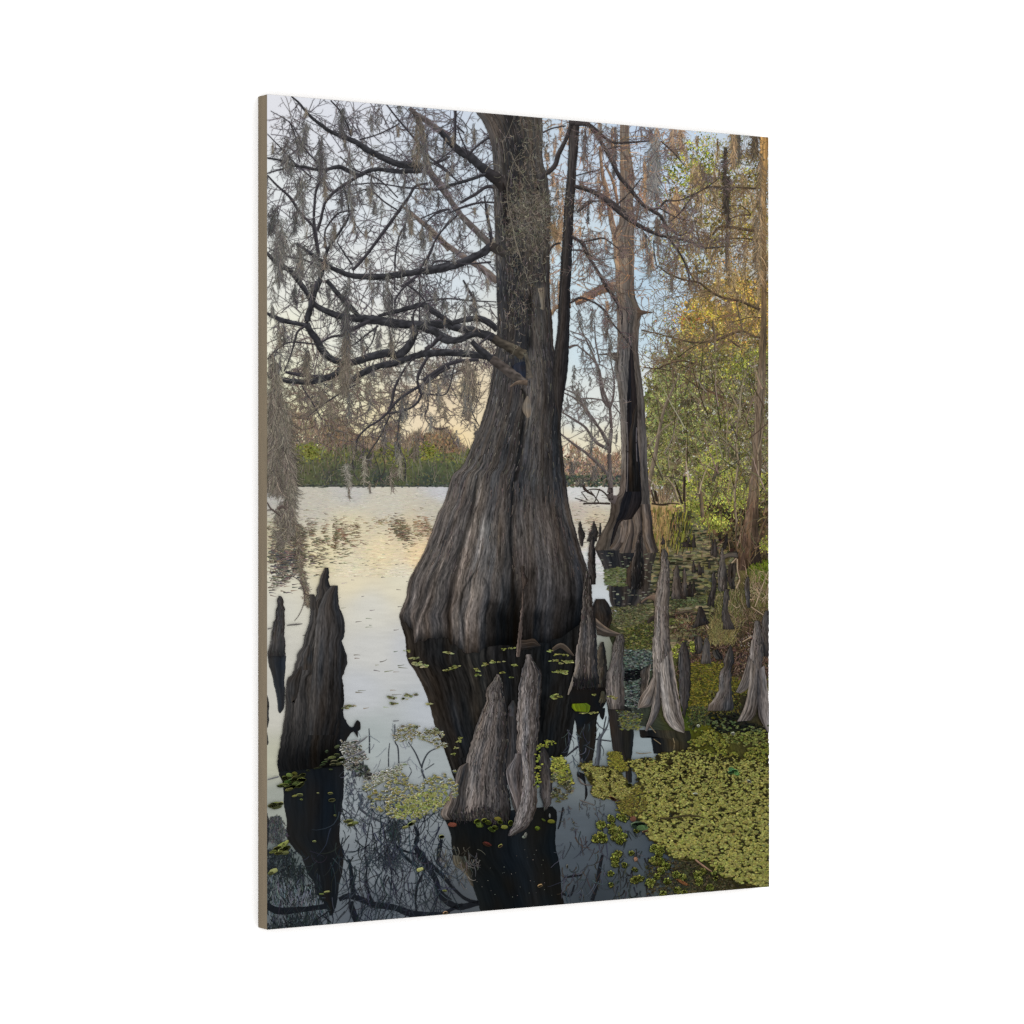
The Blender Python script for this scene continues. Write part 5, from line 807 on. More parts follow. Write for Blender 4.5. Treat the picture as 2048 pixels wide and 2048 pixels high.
for o, pts in [(Cc,[(0,690,36),(130,720,40),(280,810,42),(420,930,46),(560,1030,46),(680,1100,38),(820,1160,30),(950,1185,25),(1100,1220,20),(1240,1280,15),(1400,1275,10),(1560,1260,6)]),(Cc,[(0,90,36),(120,90,44),(240,180,34),(360,260,26),(500,265,22),(720,250,12)]),(Cc,[(140,100,34),(240,240,34),(350,430,38),(430,590,38),(540,720,38),(640,850,36),(740,920,30),(830,980,32),(890,1080,26),(960,1130,22),(1020,1160,16),(1150,1110,8)]),
  (Cc,[(740,915,14),(820,890,20),(880,830,18),(1000,825,12),(1140,770,12),(1300,680,10),(1400,600,6)]),(Cc,[(860,1040,16),(900,1170,18),(960,1260,22),(1050,1400,18),(1100,1550,14),(1100,1640,10)]),(Cc,[(0,1190,30),(70,1240,32),(120,1350,30),(190,1460,28),(260,1580,30),(320,1690,28),(400,1790,30),(440,1932,24)]),(Cc,[(70,1225,12),(250,1190,14),(330,1220,10),(450,1320,7)]),(Cc,[(0,1300,12),(120,1330,14),(210,1395,10),(400,1380,7)]),
  (Ec,[(1715,0,24),(1800,120,26),(1880,270,24),(1905,340,18),(1900,430,12)]),(Ec,[(1405,220,20),(1500,172,22),(1640,220,16),(1740,300,20),(1800,400,16),(1932,560,12),(2000,650,8)]),(Cc,[(400,870,14),(520,760,14),(650,600,8)]),(Cc,[(900,1040,10),(1000,960,14),(1140,780,10)]),(Cc,[(20,940,20),(160,840,18),(290,830,8)]),(Cc,[(300,330,14),(440,300,10)]),(Cc,[(760,1210,8),(770,1360,10),(800,1490,6)]),(Cc,[(820,900,12),(980,990,12),(1100,1020,8)]),(Cc,[(830,250,10),(960,370,10),(1060,490,6)])]:
    rp.append(ribbon(m, cr_(*o, pts), (56,52,52), amp=.25, hi=1.3))
twiggery(m, rp, (92,80,76), .12, (14, 50), 1.5, 4, (8, 24), 2, (4, 12))
m.build('side_stem', picture, 4e-5, label='slim dark second stem with arching limbs on the right of the trunk')

m = Flat()
MT = ((100,94,84),(84,79,71),(116,110,98),(72,67,60))
def curl(x0, x1, y0, y1, n, cols=MT, ln=(6, 18), w=(.7, 1.4), thr=.45):
    x = rng.uniform(x0, x1, n); y = rng.uniform(y0, y1, n); x, y = clump(x, y, 16, thr, 2); n = len(x)
    curves(m, x, y, 1.57 + rng.normal(0, .9, n), rng.uniform(*ln, n), rng.normal(0, 2, n), rng.uniform(*w, n), .6, pal(n, cols, .15, 3), 6, .35)
for (cx, cy, sx, sy, n) in [(1058,430,26,38,1700),(1075,420,22,30,900),(1040,455,20,26,700),(1050,335,16,40,420),(1064,270,16,40,520),(1068,520,13,44,600),(1030,400,14,30,420),(1025,470,8,40,200),(1105,415,16,14,200),(1042,590,14,50,260),(1030,640,12,40,200),(1140,410,12,14,170),(1100,450,12,20,200),(1028,520,8,44,130),(1092,300,8,40,110)]:
    n = int(n * .3); x = rng.normal(cx, sx, n); y = rng.normal(cy, sy, n)
    curves(m, x, y, 1.57 + rng.normal(0, .9, n), rng.uniform(5, 17, n), rng.normal(0, 2, n), rng.uniform(.7, 1.4, n), .6, pal(n, MT, .17, 3), 6, .35)
moss(m, 1108, 440, 9, 40, 170, ((150,118,80),(120,98,72)))
for pts in [[(830,600,9),(880,720,10),(960,840,9),(1020,930,7)],[(930,600,7),(870,670,8),(820,800,8),(790,950,8)],[(580,790,7),(630,720,10),(690,720,9),(740,750,8)],[(790,950,8),(800,1100,9),(840,1300,9),(880,1480,12),(925,1620,14)],[(740,480,8),(760,560,7),(770,700,8)],[(1030,700,8),(1045,900,7)],[(860,1420,9),(900,1560,9),(940,1680,8)],[(750,510,5),(800,420,6),(850,290,6),(870,250,4)],[(1110,360,6),(1140,500,7),(1210,690,7)],[(960,1700,7),(980,1800,7),(1030,1900,6)]]:
    ribbon(m, cr_(*Bc, [(a_, b_, c_ * .6) for a_, b_, c_ in pts]), (112,106,94), amp=.2)
m.build('trunk_moss', picture, 4e-5, label='tangled grey moss clump caught on the upper trunk', stuff=True)

# bank litter, dry grass, leaves
m = Flat()
n = 1500; x = rng.uniform(1330, 1540, n); y = rng.uniform(1215, 1360, n); k = (y > 1400 - (x - 1150) * .38) | (x > 1430); x, y = x[k], y[k]; n = len(x)
curves(m, x, y, rng.uniform(0, 3.14, n), rng.uniform(4, 16, n), rng.normal(0, .6, n), 1.3, .6, pal(n, ((96,78,64),(70,56,48),(48,40,36),(120,100,84),(58,50,40)), .12), 4)
x, y = scatter(cr_(*Ic, [(920,1340),(1180,1360),(1300,1500),(1600,1560),(1868,1560),(1868,1932),(1130,1932),(1000,1650),(920,1560)]), 1500)
curves(m, x, y, rng.uniform(0, 3.14, len(x)), rng.uniform(3, 12, len(x)), rng.normal(0, .6, len(x)), 1.5, .7, pal(len(x), ((82,60,50),(58,46,40),(40,34,32),(108,88,74),(70,66,40)), .14), 3)
x, y = scatter(cr_(*Ic, [(470,1440),(760,1420),(760,1700),(600,1760),(480,1700)]), 700); blobs(m, x, y, 2.4, 1.6, 0, pal(len(x), ((82,84,46),(66,70,40),(50,54,34),(104,104,60)), .12), 6, .4)
x, y = scatter(cr_(*Ic, [(340,1330),(700,1300),(760,1420),(500,1520),(350,1500)]), 800); blobs(m, x, y, 2.6, 1.1, 0, pal(len(x), ((100,98,72),(86,86,60),(70,72,50)), .1), 6, .4)
x, y = scatter(cr_(*Ic, [(1680,960),(1868,900),(1868,1100),(1700,1080)]), 420); curves(m, x, y, -1.57 + rng.normal(0, .5, len(x)), rng.uniform(5, 14, len(x)), 0, 1.4, .4, pal(len(x), ((104,118,40),(84,98,36),(70,80,34)), .12), 3)
x, y = scatter(cr_(*Ic, [(920,1230),(1280,1220),(1270,1290),(940,1330)]), 420); blobs(m, x, y, 2.8, 1.2, 0, pal(len(x), ((92,96,68),(78,82,56),(62,64,46)), .1), 6, .4)
for (gx0, gx1, gy0, gy1, nn, cc) in [(1290,1620,1180,1520,260,((124,118,80),(98,92,62),(78,74,50),(86,92,46))),(1300,1530,1500,1700,360,((130,120,80),(100,92,60))),(1480,1868,1120,1480,230,((130,116,90),(100,86,62),(76,66,48),(88,90,52))),(1640,1868,1000,1300,90,((170,150,124),(130,112,88)))]:
    x, y = scatter(cr_(*Ic, [(gx0,gy0),(gx1,gy0),(gx1,gy1),(gx0,gy1)]), nn); curves(m, x, y, -1.57 + rng.normal(0, .5, len(x)), rng.uniform(8, 34, len(x)), rng.normal(0, .7, len(x)), 1.0, .4, pal(len(x), cc, .12), 6)
for p in [[(1868,980,8),(1800,1150,10),(1740,1320,8)],[(1700,1320,6),(1820,1400,8)],[(1560,850,10),(1500,920,14),(1480,980,10)],[(1565,860,12),(1570,980,12),(1590,1060,14),(1560,1140,16)],[(1230,1450,6),(1290,1530,10)],[(1620,1660,8),(1740,1590,12),(1800,1560,8)],[(1510,1290,6),(1560,1330,6),(1600,1310,5)]]: ribbon(m, cr_(*Ic, p), (150,132,110))
x, y = scatter(cr_(*Ic, [(1540,1560),(1800,1560),(1868,1700),(1600,1760)]), 40); blobs(m, x, y, 1.6, 1, rng.uniform(0, 3, len(x)), pal(len(x), ((140,130,120),(120,106,96)), .1), 5, .4)
for (x0, y0, r0) in [(990,1700,22),(1045,1670,18),(1130,1690,26),(1145,1740,20),(960,1740,20),(975,1790,24)]:
    q = cr_(*Ic, [(x0, y0)])[0]; k_ = 40; blobs(m, rng.normal(q[0], r0 / 9, k_), rng.normal(q[1], r0 / 12, k_), 1.9, 1.4, rng.uniform(0, 3, k_), pal(k_, ((170,176,80),(140,146,64),(112,118,56)), .1), 5, .3)
# dark, shallow backwater between the middle knees
x, y = scatter(cr_(*Ic, [(470,1740),(740,1740),(740,1932),(470,1932)]), 330); blobs(m, x, y, 3.4, 1.4, rng.normal(-.1, .3, len(x)), pal(len(x), ((66,76,70),(88,98,86),(44,50,50),(112,120,112)), .12), 6, .4)
x, y = scatter(cr_(*Lc, [(480,30),(740,0),(740,120),(640,200),(620,560),(500,560),(480,300)]), 620); blobs(m, x, y, 3, 1.4, rng.normal(-.1, .3, len(x)), pal(len(x), ((62,70,66),(80,90,84),(40,46,46),(100,108,102)), .12), 6, .4)
x, y = scatter(cr_(*Lc, [(470,200),(640,180),(650,240),(600,290),(480,300)]), 160, 1); blobs(m, x, y, 3.4, 1.4, 0, pal(len(x), ((20,22,24),(26,28,30)), .1, 2), 6, .3)
x, y = scatter(cr_(*Lc, [(430,580),(640,620),(620,760),(450,770)]), 420); blobs(m, x, y, 2.6, 1.4, 0, pal(len(x), ((90,92,60),(110,112,56),(64,68,60),(84,88,80)), .12), 6, .4)
# yellow-green carpet between the right-hand knees
x, y = scatter(cr_(*Lc, [(1110,140),(1440,120),(1440,260),(1868,250),(1868,420),(1540,430),(1300,560),(1290,640),(1100,640)]), 3000, 4); blobs(m, x, y, rng.uniform(1.4, 3.2, len(x)), 1.3, 0, pal(len(x), ((98,92,36),(84,80,34),(114,106,46),(66,62,30),(60,66,34)), .14, 3), 6, .4)
x, y = scatter(cr_(*Lc, [(1560,0),(1868,0),(1868,330),(1560,260)]), 500); curves(m, x, y, rng.uniform(0, 3.14, len(x)), rng.uniform(3, 12, len(x)), 0, 1.5, .7, pal(len(x), ((82,64,54),(58,48,42),(40,36,34),(112,96,82)), .14), 3)
x, y = scatter(cr_(*Lc, [(1290,560),(1600,600),(1650,700),(1868,760),(1868,800),(1400,800),(1290,700)]), 500); blobs(m, x, y, 3.6, 2, 0, pal(len(x), ((26,28,24),(34,36,28),(22,24,24)), .1, 2), 6, .3)
x, y = scatter(cr_(*Lc, [(1100,540),(1290,560),(1290,700),(1110,760)]), 330, 3); blobs(m, x, y, 2.6, 1.4, rng.uniform(0, 3, len(x)), pal(len(x), ((66,74,44),(54,58,40),(80,84,54),(42,44,34)), .12), 6, .4)
x, y = scatter(cr_(*Lc, [(1290,400),(1560,400),(1620,600),(1300,620)]), 420, 4); blobs(m, x, y, 2.8, 1.5, rng.uniform(0, 3, len(x)), pal(len(x), ((72,70,34),(50,48,32),(88,84,44),(36,36,28)), .12), 6, .4)
x, y = scatter(cr_(1180, 1540, [(880,940),(1170,980),(1330,1100),(1600,1240),(1300,1330),(640,1330),(600,1000)], 5.367), 900, 3); blobs(m, x, y, rng.uniform(1.4, 4, len(x)), 1.4, rng.normal(0, .5, len(x)), pal(len(x), ((50,46,32),(64,60,42),(38,36,30),(76,70,50)), .12, 3), 6, .4)
m.build('bank_litter', picture, 4e-5, label='dry grass, twigs and yellow-green scum between the right-hand knees', stuff=True)

# ------------------------------------------------------------------ knees, far to near
def knee(label, L, R, cols=((120,106,96),(96,86,80),(74,67,64),(40,38,39)), o=Ic, fu=None, amp=.42, vm=((0,.8),(.1,1),(.85,1),(1,.7)), folds=(), extra=None, fv=4):
    m = Flat(); L2, R2 = cr_(*o, L), cr_(*o, R); GREY[0] = True
    w = np.median([abs(a[0] - b[0]) for a, b in zip(resamp(L2, 9), resamp(R2, 9))])
    bark(m, L2, R2, cols, fu or max(2.5, w / 4.2), fv, amp, vm=vm, folds=folds, jag=2.0)
    flecks(m, L2, R2, int(w * (max(L2[-1][1], R2[-1][1]) - L2[0][1]) / 26), (np.array(cols[0]) * .6 + np.mean(cols[0]) * .45, np.array(cols[1]) * .62 + np.mean(cols[1]) * .46), ((38,34,33),(50,45,43)), (3, 10))
    if extra: extra(m)
    GREY[0] = False
    return m.build('cypress_knee', picture, 1.4e-5, label=label)
FARK = ((70,60,54),(54,47,44),(38,34,33))
knee('tiny pointed knee with a round foot beside the great trunk', [(52,480),(38,540),(30,600),(35,660),(52,730)], [(58,480),(68,550),(98,610),(90,660),(70,735)], FARK)
knee('pair of dark pointed knees left of the hollow tree', [(175,495),(160,560),(135,630),(110,690)], [(190,495),(210,550),(228,610),(215,680)], FARK)
knee('thin small knee touching the hollow tree', [(242,512),(232,580),(228,640)], [(252,512),(255,580),(252,640)], FARK)
for lab, x, y0, w, h in [('small leaf-shaped knee right of the hollow tree', 850, 628, 30, 90), ('very thin knee standing in the green scum', 911, 676, 12, 74), ('small dark cone knee in the far shallows', 1096, 645, 30, 54), ('short stubby knee in the far shallows', 1150, 620, 44, 128), ('dark knee before the roots of the right tree', 1326, 672, 30, 150), ('broad knee against the right tree roots', 1357, 668, 44, 170), ('little knee rising from the scum left of three others', 1147, 880, 34, 112), ('middle of three little dark knees', 1208, 895, 44, 120), ('rightmost of three little dark knees', 1238, 905, 24, 90), ('tiny knee above the three little ones', 1298, 872, 24, 80)]:
    knee(lab, [(x - w * .1, y0), (x - w * .35, y0 + h * .4), (x - w * .5, y0 + h)], [(x + w * .1, y0), (x + w * .3, y0 + h * .4), (x + w * .5, y0 + h)], FARK)
knee('dark leaning knee by the right tree', [(1468,618),(1445,680),(1425,760)], [(1482,618),(1475,700),(1450,770)], FARK)
knee('low mound knee in the far shallows', [(1030,700),(1040,720),(1030,740)], [(1090,690),(1110,720),(1130,745)], FARK)
knee('pale root arching over the bank', [(1420,830),(1480,800),(1560,780)], [(1430,860),(1500,840),(1580,850)], ((110,98,84),(60,52,46)))
knee('large rounded knee of a group of four', [(975,918),(958,960),(945,1080),(930,1180),(925,1245)], [(1003,918),(1012,980),(1020,1080),(1045,1160),(1075,1245)], ((84,70,60),(96,80,68),(62,52,46),(40,36,34)))
knee('slim knee second in a group of four', [(1052,942),(1042,1020),(1034,1120),(1040,1200)], [(1070,942),(1076,1040),(1078,1160),(1076,1230)], ((96,82,72),(60,52,48)))
knee('short dark knee third in a group of four', [(1108,1078),(1095,1140),(1072,1180),(1068,1225)], [(1120,1078),(1124,1130),(1135,1180),(1135,1225)], ((48,42,38),(30,28,28)))
knee('pointed dark knee last in a group of four', [(1150,1072),(1138,1120),(1130,1180),(1132,1225)], [(1160,1072),(1164,1120),(1158,1180),(1148,1225)], ((60,52,46),(34,31,30)))
knee('broken stump knee in dark water before the hollow tree', [(545,880),(520,930),(500,950),(498,1080),(515,1130)], [(552,880),(548,930),(545,1000),(548,1090),(545,1135)], ((78,60,48),(58,46,40)))
knee('tall pointed knee in dark water before the hollow tree', [(632,588),(612,640),(595,720),(570,820),(550,880),(548,1000),(550,1120),(540,1150)], [(640,588),(648,680),(655,800),(665,900),(668,1020),(665,1120),(650,1150)], ((92,80,72),(44,40,40),(30,29,31),(54,48,44)), vm=((0,1),(.5,.9),(.8,.7),(1,.6)))
knee('dark tall knee directly behind the one at the great trunk', [(165,640),(140,720),(130,850),(130,960),(150,1100)], [(178,640),(190,740),(198,880),(205,1000),(205,1105)], ((74,64,58),(56,50,48),(34,33,35)))
knee('pale pointed knee in front of the right tree', [(1422,752),(1402,850),(1388,940),(1378,1050),(1385,1170)], [(1434,752),(1448,850),(1462,960),(1475,1060),(1470,1165)], ((126,112,98),(112,98,86),(82,72,64),(54,48,44)))
knee('dark root knee under the right tree', [(1500,900),(1480,960),(1480,1060),(1500,1140)], [(1550,900),(1560,1000),(1540,1080),(1550,1150)], ((66,56,50),(48,42,38),(80,70,60)))
knee('thin crooked knee beside the tall grass', [(1330,985),(1318,1050),(1318,1140),(1300,1200),(1290,1290)], [(1352,985),(1362,1060),(1365,1160),(1355,1230),(1345,1330)], ((98,86,78),(60,53,50),(36,34,34)))
knee('dark forked knee beside the crooked one', [(1295,1185),(1285,1240),(1275,1310)], [(1305,1185),(1318,1250),(1320,1310)], ((60,52,50),(36,33,34)))
knee('grey knee standing in the dry grass', [(1448,1158),(1430,1230),(1425,1320),(1418,1400),(1428,1540)], [(1486,1150),(1490,1210),(1476,1300),(1495,1400),(1545,1530)], ((88,78,72),(76,68,64),(50,46,44)))
knee('dark cone knee on the muddy bank', [(1205,1318),(1185,1380),(1165,1450),(1135,1530)], [(1225,1318),(1250,1370),(1265,1420),(1310,1480)], ((56,49,45),(44,39,37),(32,30,30)))
knee('small knee at the right edge among twigs', [(1660,1030),(1640,1110),(1650,1250),(1660,1330)], [(1680,1030),(1690,1110),(1690,1250),(1700,1330)], ((84,74,68),(56,50,47)))

# dark mound, root and logs at the foot of the great trunk
m = Flat()
bark(m, cr_(*Ic, [(200,1250),(170,1320),(175,1420),(200,1520)]), cr_(*Ic, [(290,1245),(340,1320),(358,1430),(330,1530)]), ((34,31,30),(44,40,37),(30,28,28)), 6, 6, .35)
bark(m, cr_(*Ic, [(200,1430),(280,1500),(360,1550),(440,1580)]), cr_(*Ic, [(215,1590),(290,1610),(370,1605),(440,1600)]), ((112,98,86),(84,74,66),(40,37,34)), 4, 6, .4)
bark(m, cr_(*Hc, [(1570,1720),(1640,1670),(1700,1690),(1780,1790)]), cr_(*Hc, [(1575,1760),(1640,1720),(1690,1750),(1770,1800)]), ((78,70,62),(46,43,41)), 3, 5, .3)
bark(m, cr_(*Hc, [(1265,1640),(1330,1640),(1390,1625),(1455,1695)]), cr_(*Hc, [(1265,1740),(1330,1735),(1390,1720),(1450,1700)]), ((58,52,48),(46,42,40),(34,32,31)), 4, 5, .35)
ribbon(m, cr_(*Ic, [(700,1480,20),(740,1440,44),(780,1420,40)]), (50,44,40)); ribbon(m, cr_(*Ic, [(960,1390,16),(1050,1370,20),(1150,1360,14)]), (74,64,54)); ribbon(m, cr_(*Ic, [(640,1280,16),(690,1240,20),(760,1230,60),(790,1260,60)]), (100,84,72))
m.build('root_mounds', picture, label='dark mound and low roots at the right foot of the great trunk', stuff=True)

knee('small grey knee between the tall pale knee and the edge', [(1262,1618),(1240,1680),(1232,1760),(1215,1870)], [(1285,1618),(1310,1690),(1305,1760),(1318,1870)], ((100,92,86),(80,74,70),(50,46,46)))
knee('twin dark stubs left of the small grey knee', [(1165,1610),(1155,1700),(1160,1770)], [(1225,1605),(1235,1680),(1225,1760)], ((60,54,50),(78,70,64),(48,44,42)))
knee('low rounded knee lying on the bank', [(1330,1740),(1335,1790),(1370,1830)], [(1380,1730),(1430,1790),(1430,1830)], ((74,68,60),(46,42,40)))
W = ((126,112,102),(110,100,94),(88,80,76),(52,48,48))
knee('hourglass-shaped knee with a wide foot left of the edge knee', [(1492,1690),(1478,1735),(1445,1790),(1433,1850),(1443,1889),(1398,1959),(1390,2040),(1383,2139),(1340,2210),(1285,2275)], [(1508,1690),(1525,1740),(1538,1800),(1538,1860),(1520,1895),(1512,1990),(1516,2139),(1530,2240),(1520,2325)], ((112,100,92),(96,87,82),(76,70,68),(50,46,46)), vm=((0,.6),(.15,.8),(.32,.65),(.45,1),(.9,1.05),(1,.8)))
knee('knee cut off by the right edge of the print', [(1838,1362),(1815,1430),(1802,1550),(1805,1700),(1810,1800)], [(1868,1358),(1875,1430),(1875,1550),(1875,1700),(1875,1800)], ((88,80,76),(70,64,62),(50,46,46)))
def e(m):
    bark(m, cr_(*Lc, [(1680,60),(1640,200),(1590,330),(1555,405)]), cr_(*Lc, [(1730,120),(1700,280),(1660,380),(1600,420)]), ((110,98,90),(84,76,72)), 4, 4, .4)
    bark(m, cr_(*Lc, [(1700,100),(1670,400),(1630,560),(1565,690)]), cr_(*Lc, [(1790,200),(1770,450),(1750,600),(1700,680)]), ((128,116,106),(100,90,84),(70,64,62)), 6, 4, .42)
    bark(m, cr_(*Lc, [(1760,200),(1760,450),(1780,640),(1850,780)]), cr_(*Lc, [(1830,150),(1870,450),(1880,640),(1880,800)]), ((60,54,54),(110,100,96),(126,116,112)), 6, 4, .42)
knee('tall knee with splayed roots at the right edge', [(1742,1455),(1725,1530),(1710,1640),(1688,1760),(1672,1932),(1650,2050)], [(1782,1455),(1800,1530),(1805,1640),(1812,1760),(1815,1932),(1840,2050)], W, extra=e)
knee('knee standing behind the tall pale one', [(1035,1660),(1012,1720),(1000,1850),(1005,2000),(1010,2150),(1040,2340)], [(1065,1660),(1100,1740),(1115,1850),(1115,2000),(1105,2200),(1065,2410)], ((84,76,72),(72,65,62),(56,51,50),(38,36,37)))
knee('short hooked knee left of the tall pale one', [(660,1920),(632,1950),(640,2050),(632,2180)], [(730,1870),(720,1960),(700,2100),(680,2190)], ((60,54,50),(80,70,62),(120,106,94)))
def e(m):
    bark(m, cr_(*Lc, [(755,250),(700,360),(640,440),(600,560)]), cr_(*Lc, [(790,300),(760,450),(730,540),(640,560)]), ((140,122,108),(116,102,92),(84,74,68)), 5, 4, .4)
    bark(m, cr_(*Lc, [(765,150),(770,350),(740,560),(690,740),(682,780)]), cr_(*Lc, [(830,250),(830,480),(820,580),(760,700),(700,785)]), ((140,124,112),(112,102,96),(70,65,64),(50,48,50)), 6, 4, .42)
    bark(m, cr_(*Lc, [(810,150),(830,400),(850,600),(890,700),(960,770),(1050,802)]), cr_(*Lc, [(935,0),(965,220),(1000,430),(1030,600),(1055,720),(1058,795)]), ((132,120,110),(150,138,128),(116,106,98),(96,86,80),(132,112,98)), 9, 4, .45, vm=((0,1),(.85,1),(1,.75)))
knee('tall pale tapering knee with splayed roots', [(845,762),(832,820),(828,900),(815,1010),(785,1130),(768,1280),(766,1500),(752,1650),(748,1932),(752,2000),(760,2130)], [(875,762),(895,820),(905,900),(915,1010),(918,1130),(912,1280),(908,1500),(925,1650),(948,1932),(960,2000),(985,2200)],
     ((130,114,100),(138,122,110),(112,100,92),(98,88,82),(60,56,56)), extra=e, vm=((0,.65),(.06,.85),(.2,.95),(.6,1.05),(1,1)))
knee('thin dark knee beside the knee at the great trunk', [(255,1660),(235,1700),(215,1800),(215,1932),(215,2100)], [(280,1660),(285,1720),(300,1800),(315,1932),(300,2100)], ((96,84,66),(48,44,38),(32,31,30)))
knee('short grey knee standing right of the knee at the great trunk', [(420,1582),(392,1620),(370,1720),(345,1860),(310,1960),(298,2060),(300,2180),(322,2280)], [(468,1582),(474,1640),(476,1720),(468,1860),(475,1960),(470,2060),(482,2200),(478,2310)], ((96,88,84),(118,106,98),(90,82,78),(56,52,51)), vm=((0,.7),(.1,.85),(.6,1),(.9,1.1),(1,.8)))
def e(m):
    bark(m, cr_(*Kc, [(1470,100),(1430,250),(1400,340),(1375,430)]), cr_(*Kc, [(1500,100),(1460,250),(1430,340),(1390,432)]), ((150,134,116),(100,90,80)), 2, 3, .3)
    x = rng.uniform(1146, 1196, 150); y = rng.normal(1372, 5, 150); curves(m, x, y, -1.57 + rng.normal(0, .12, 150), rng.uniform(6, 20, 150), 0, 2.4, .6, pal(150, ((26,26,27),(34,33,33)), .1, 2), 3)
knee('twisted dark knee touching the right side of the great trunk', [(110,972),(92,1030),(80,1130),(68,1350),(50,1500),(15,1720),(-5,1932),(-20,2010),(-35,2070)], [(138,972),(158,1050),(165,1180),(170,1300),(190,1450),(212,1650),(218,1932),(235,2000),(240,2070)], ((112,100,92),(82,74,70),(58,53,52),(104,94,88),(50,46,46),(36,34,36)), extra=e, vm=((0,.55),(.12,.65),(.35,.85),(.6,1.1),(.9,1),(1,.6)))
knee('slender knee in front of the great trunk, knobbly at the top', [(1272,928),(1266,960),(1275,1010),(1268,1070),(1280,1120),(1272,1300),(1248,1500),(1226,1640),(1224,1800)], [(1300,928),(1304,960),(1300,1000),(1332,1060),(1322,1110),(1296,1150),(1288,1400),(1272,1640),(1258,1805)], ((104,84,72),(78,64,57),(56,47,44)), o=Hc, vm=((0,.7),(.2,.7),(.5,1),(1,1.25)))

def e(m):
    bark(m, cr_(*Gc, [(580,1200),(580,1300),(600,1360)]), cr_(*Gc, [(625,1200),(635,1250),(640,1340)]), ((66,62,60),(60,56,54)), 3, 3, .3)
    bark(m, cr_(*Gc, [(790,1115),(720,1200),(690,1270),(650,1400),(620,1700),(600,1932),(580,2300),(570,2560)]), cr_(*Gc, [(850,1165),(852,1290),(895,1400),(915,1560),(880,1660),(880,1932),(870,2300),(820,2560)]), ((84,80,78),(66,63,63),(60,57,57),(50,49,51),(44,44,47)), 9, 4, .36, vm=((0,1),(.5,1),(.8,.8),(1,.6)))
    bark(m, cr_(*Gc, [(560,1690),(525,1800),(510,1932)]), cr_(*Gc, [(590,1690),(600,1800),(600,1932)]), ((66,61,58),(50,47,46)), 4, 4, .35)
    bark(m, cr_(*Jc, [(480,60),(400,150),(358,195),(350,330),(380,420),(430,380)]), cr_(*Jc, [(510,60),(490,180),(470,300),(440,400),(430,430),(435,430)]), ((60,56,54),(46,44,44)), 5, 4, .35)
    bark(m, cr_(*Jc, [(890,500),(905,545),(960,640),(1005,642),(1042,578)]), cr_(*Jc, [(860,860),(905,830),(950,740),(1000,690),(1042,757)]), ((26,27,30),(26,27,30)), 2, 2, .1)
    bark(m, cr_(*Jc, [(1002,645),(1020,600),(1040,578)]), cr_(*Jc, [(1005,700),(1068,670),(1062,600)]), ((26,27,30),(26,27,30)), 2, 2, .1)
knee('biggest knee at the left, dark, with three blunt tips', [(722,942),(690,1020),(650,1150),(632,1250),(585,1290),(572,1450),(532,1600),(510,1700),(450,1780),(455,1830),(425,1932),(400,1990),(360,2010),(348,2150),(340,2350),(312,2530),(290,2680),(262,2830),(285,2910)],
     [(758,942),(765,1060),(772,1125),(800,1112),(850,1170),(852,1290),(895,1400),(917,1560),(890,1665),(922,1750),(940,1845),(922,1920),(897,2010),(907,2150),(905,2370),(935,2450),(905,2650),(905,2800),(905,2860)],
     ((74,68,64),(82,74,68),(60,56,54),(66,61,58),(48,47,48),(38,38,41),(34,35,38)), o=Gc, extra=e, fu=15, amp=.36, vm=((0,.95),(.15,.9),(.6,.95),(.75,.85),(.87,.6),(.94,.36),(1,.32)))
knee('narrow pointed knee at the left edge of the print', [(280,1216),(266,1250),(266,1300),(248,1400),(220,1520),(190,1680),(170,1795)], [(298,1216),(318,1250),(330,1300),(341,1400),(334,1600),(346,1700),(348,1798)], ((78,74,72),(70,67,66),(62,60,61),(48,48,51)), o=Gc, amp=.3, vm=((0,.8),(.8,1),(1,.7)))
def e(m):
    bark(m, cr_(*Kc, [(880,480),(905,600),(870,900),(800,1040),(800,1400)]), cr_(*Kc, [(900,480),(910,600),(900,900),(900,1040),(880,1400)]), ((34,33,35),(30,29,31)), 4, 3, .2)
def e0(m):
    bark(m, cr_(*Kc, [(400,1090),(330,1130),(300,1200),(280,1310),(225,1430),(150,1580),(180,1625)]), cr_(*Kc, [(420,1100),(420,1200),(390,1330),(400,1450),(380,1600),(400,1640)]), ((112,98,86),(132,114,102),(70,64,62),(58,54,54),(96,86,80)), 8, 4, .45, vm=((0,.8),(.6,1),(.9,.95),(1,.5)))
    x, y = scatter(cr_(*Kc, [(200,1560),(420,1540),(560,1500),(700,1530),(790,1600),(780,1640),(500,1640),(320,1650)]), 260); curves(m, x, y, 1.4 + rng.normal(0, .3, len(x)), rng.uniform(5, 14, len(x)), 0, 2.2, .7, pal(len(x), ((44,42,42),(58,54,52),(34,33,34)), .12, 2), 3)
FR = ((104,92,84),(120,107,99),(100,90,86),(88,80,77),(64,59,59),(40,38,39))
def e2(m): bark(m, cr_(*Kc, [(795,640),(805,900),(785,1150),(835,1450),(870,1560)]), cr_(*Kc, [(885,640),(890,900),(900,1150),(930,1400),(905,1560)]), ((50,46,46),(64,59,58),(34,32,33)), 6, 4, .4)
knee('small tip knee wedged between the two front knees', [(835,486),(805,560),(802,640),(810,800),(800,1000),(790,1150)], [(862,486),(882,560),(880,640),(890,800),(880,1000),(860,1150)], ((60,56,57),(66,62,63),(44,42,44)), o=Kc, amp=.25, extra=e2)
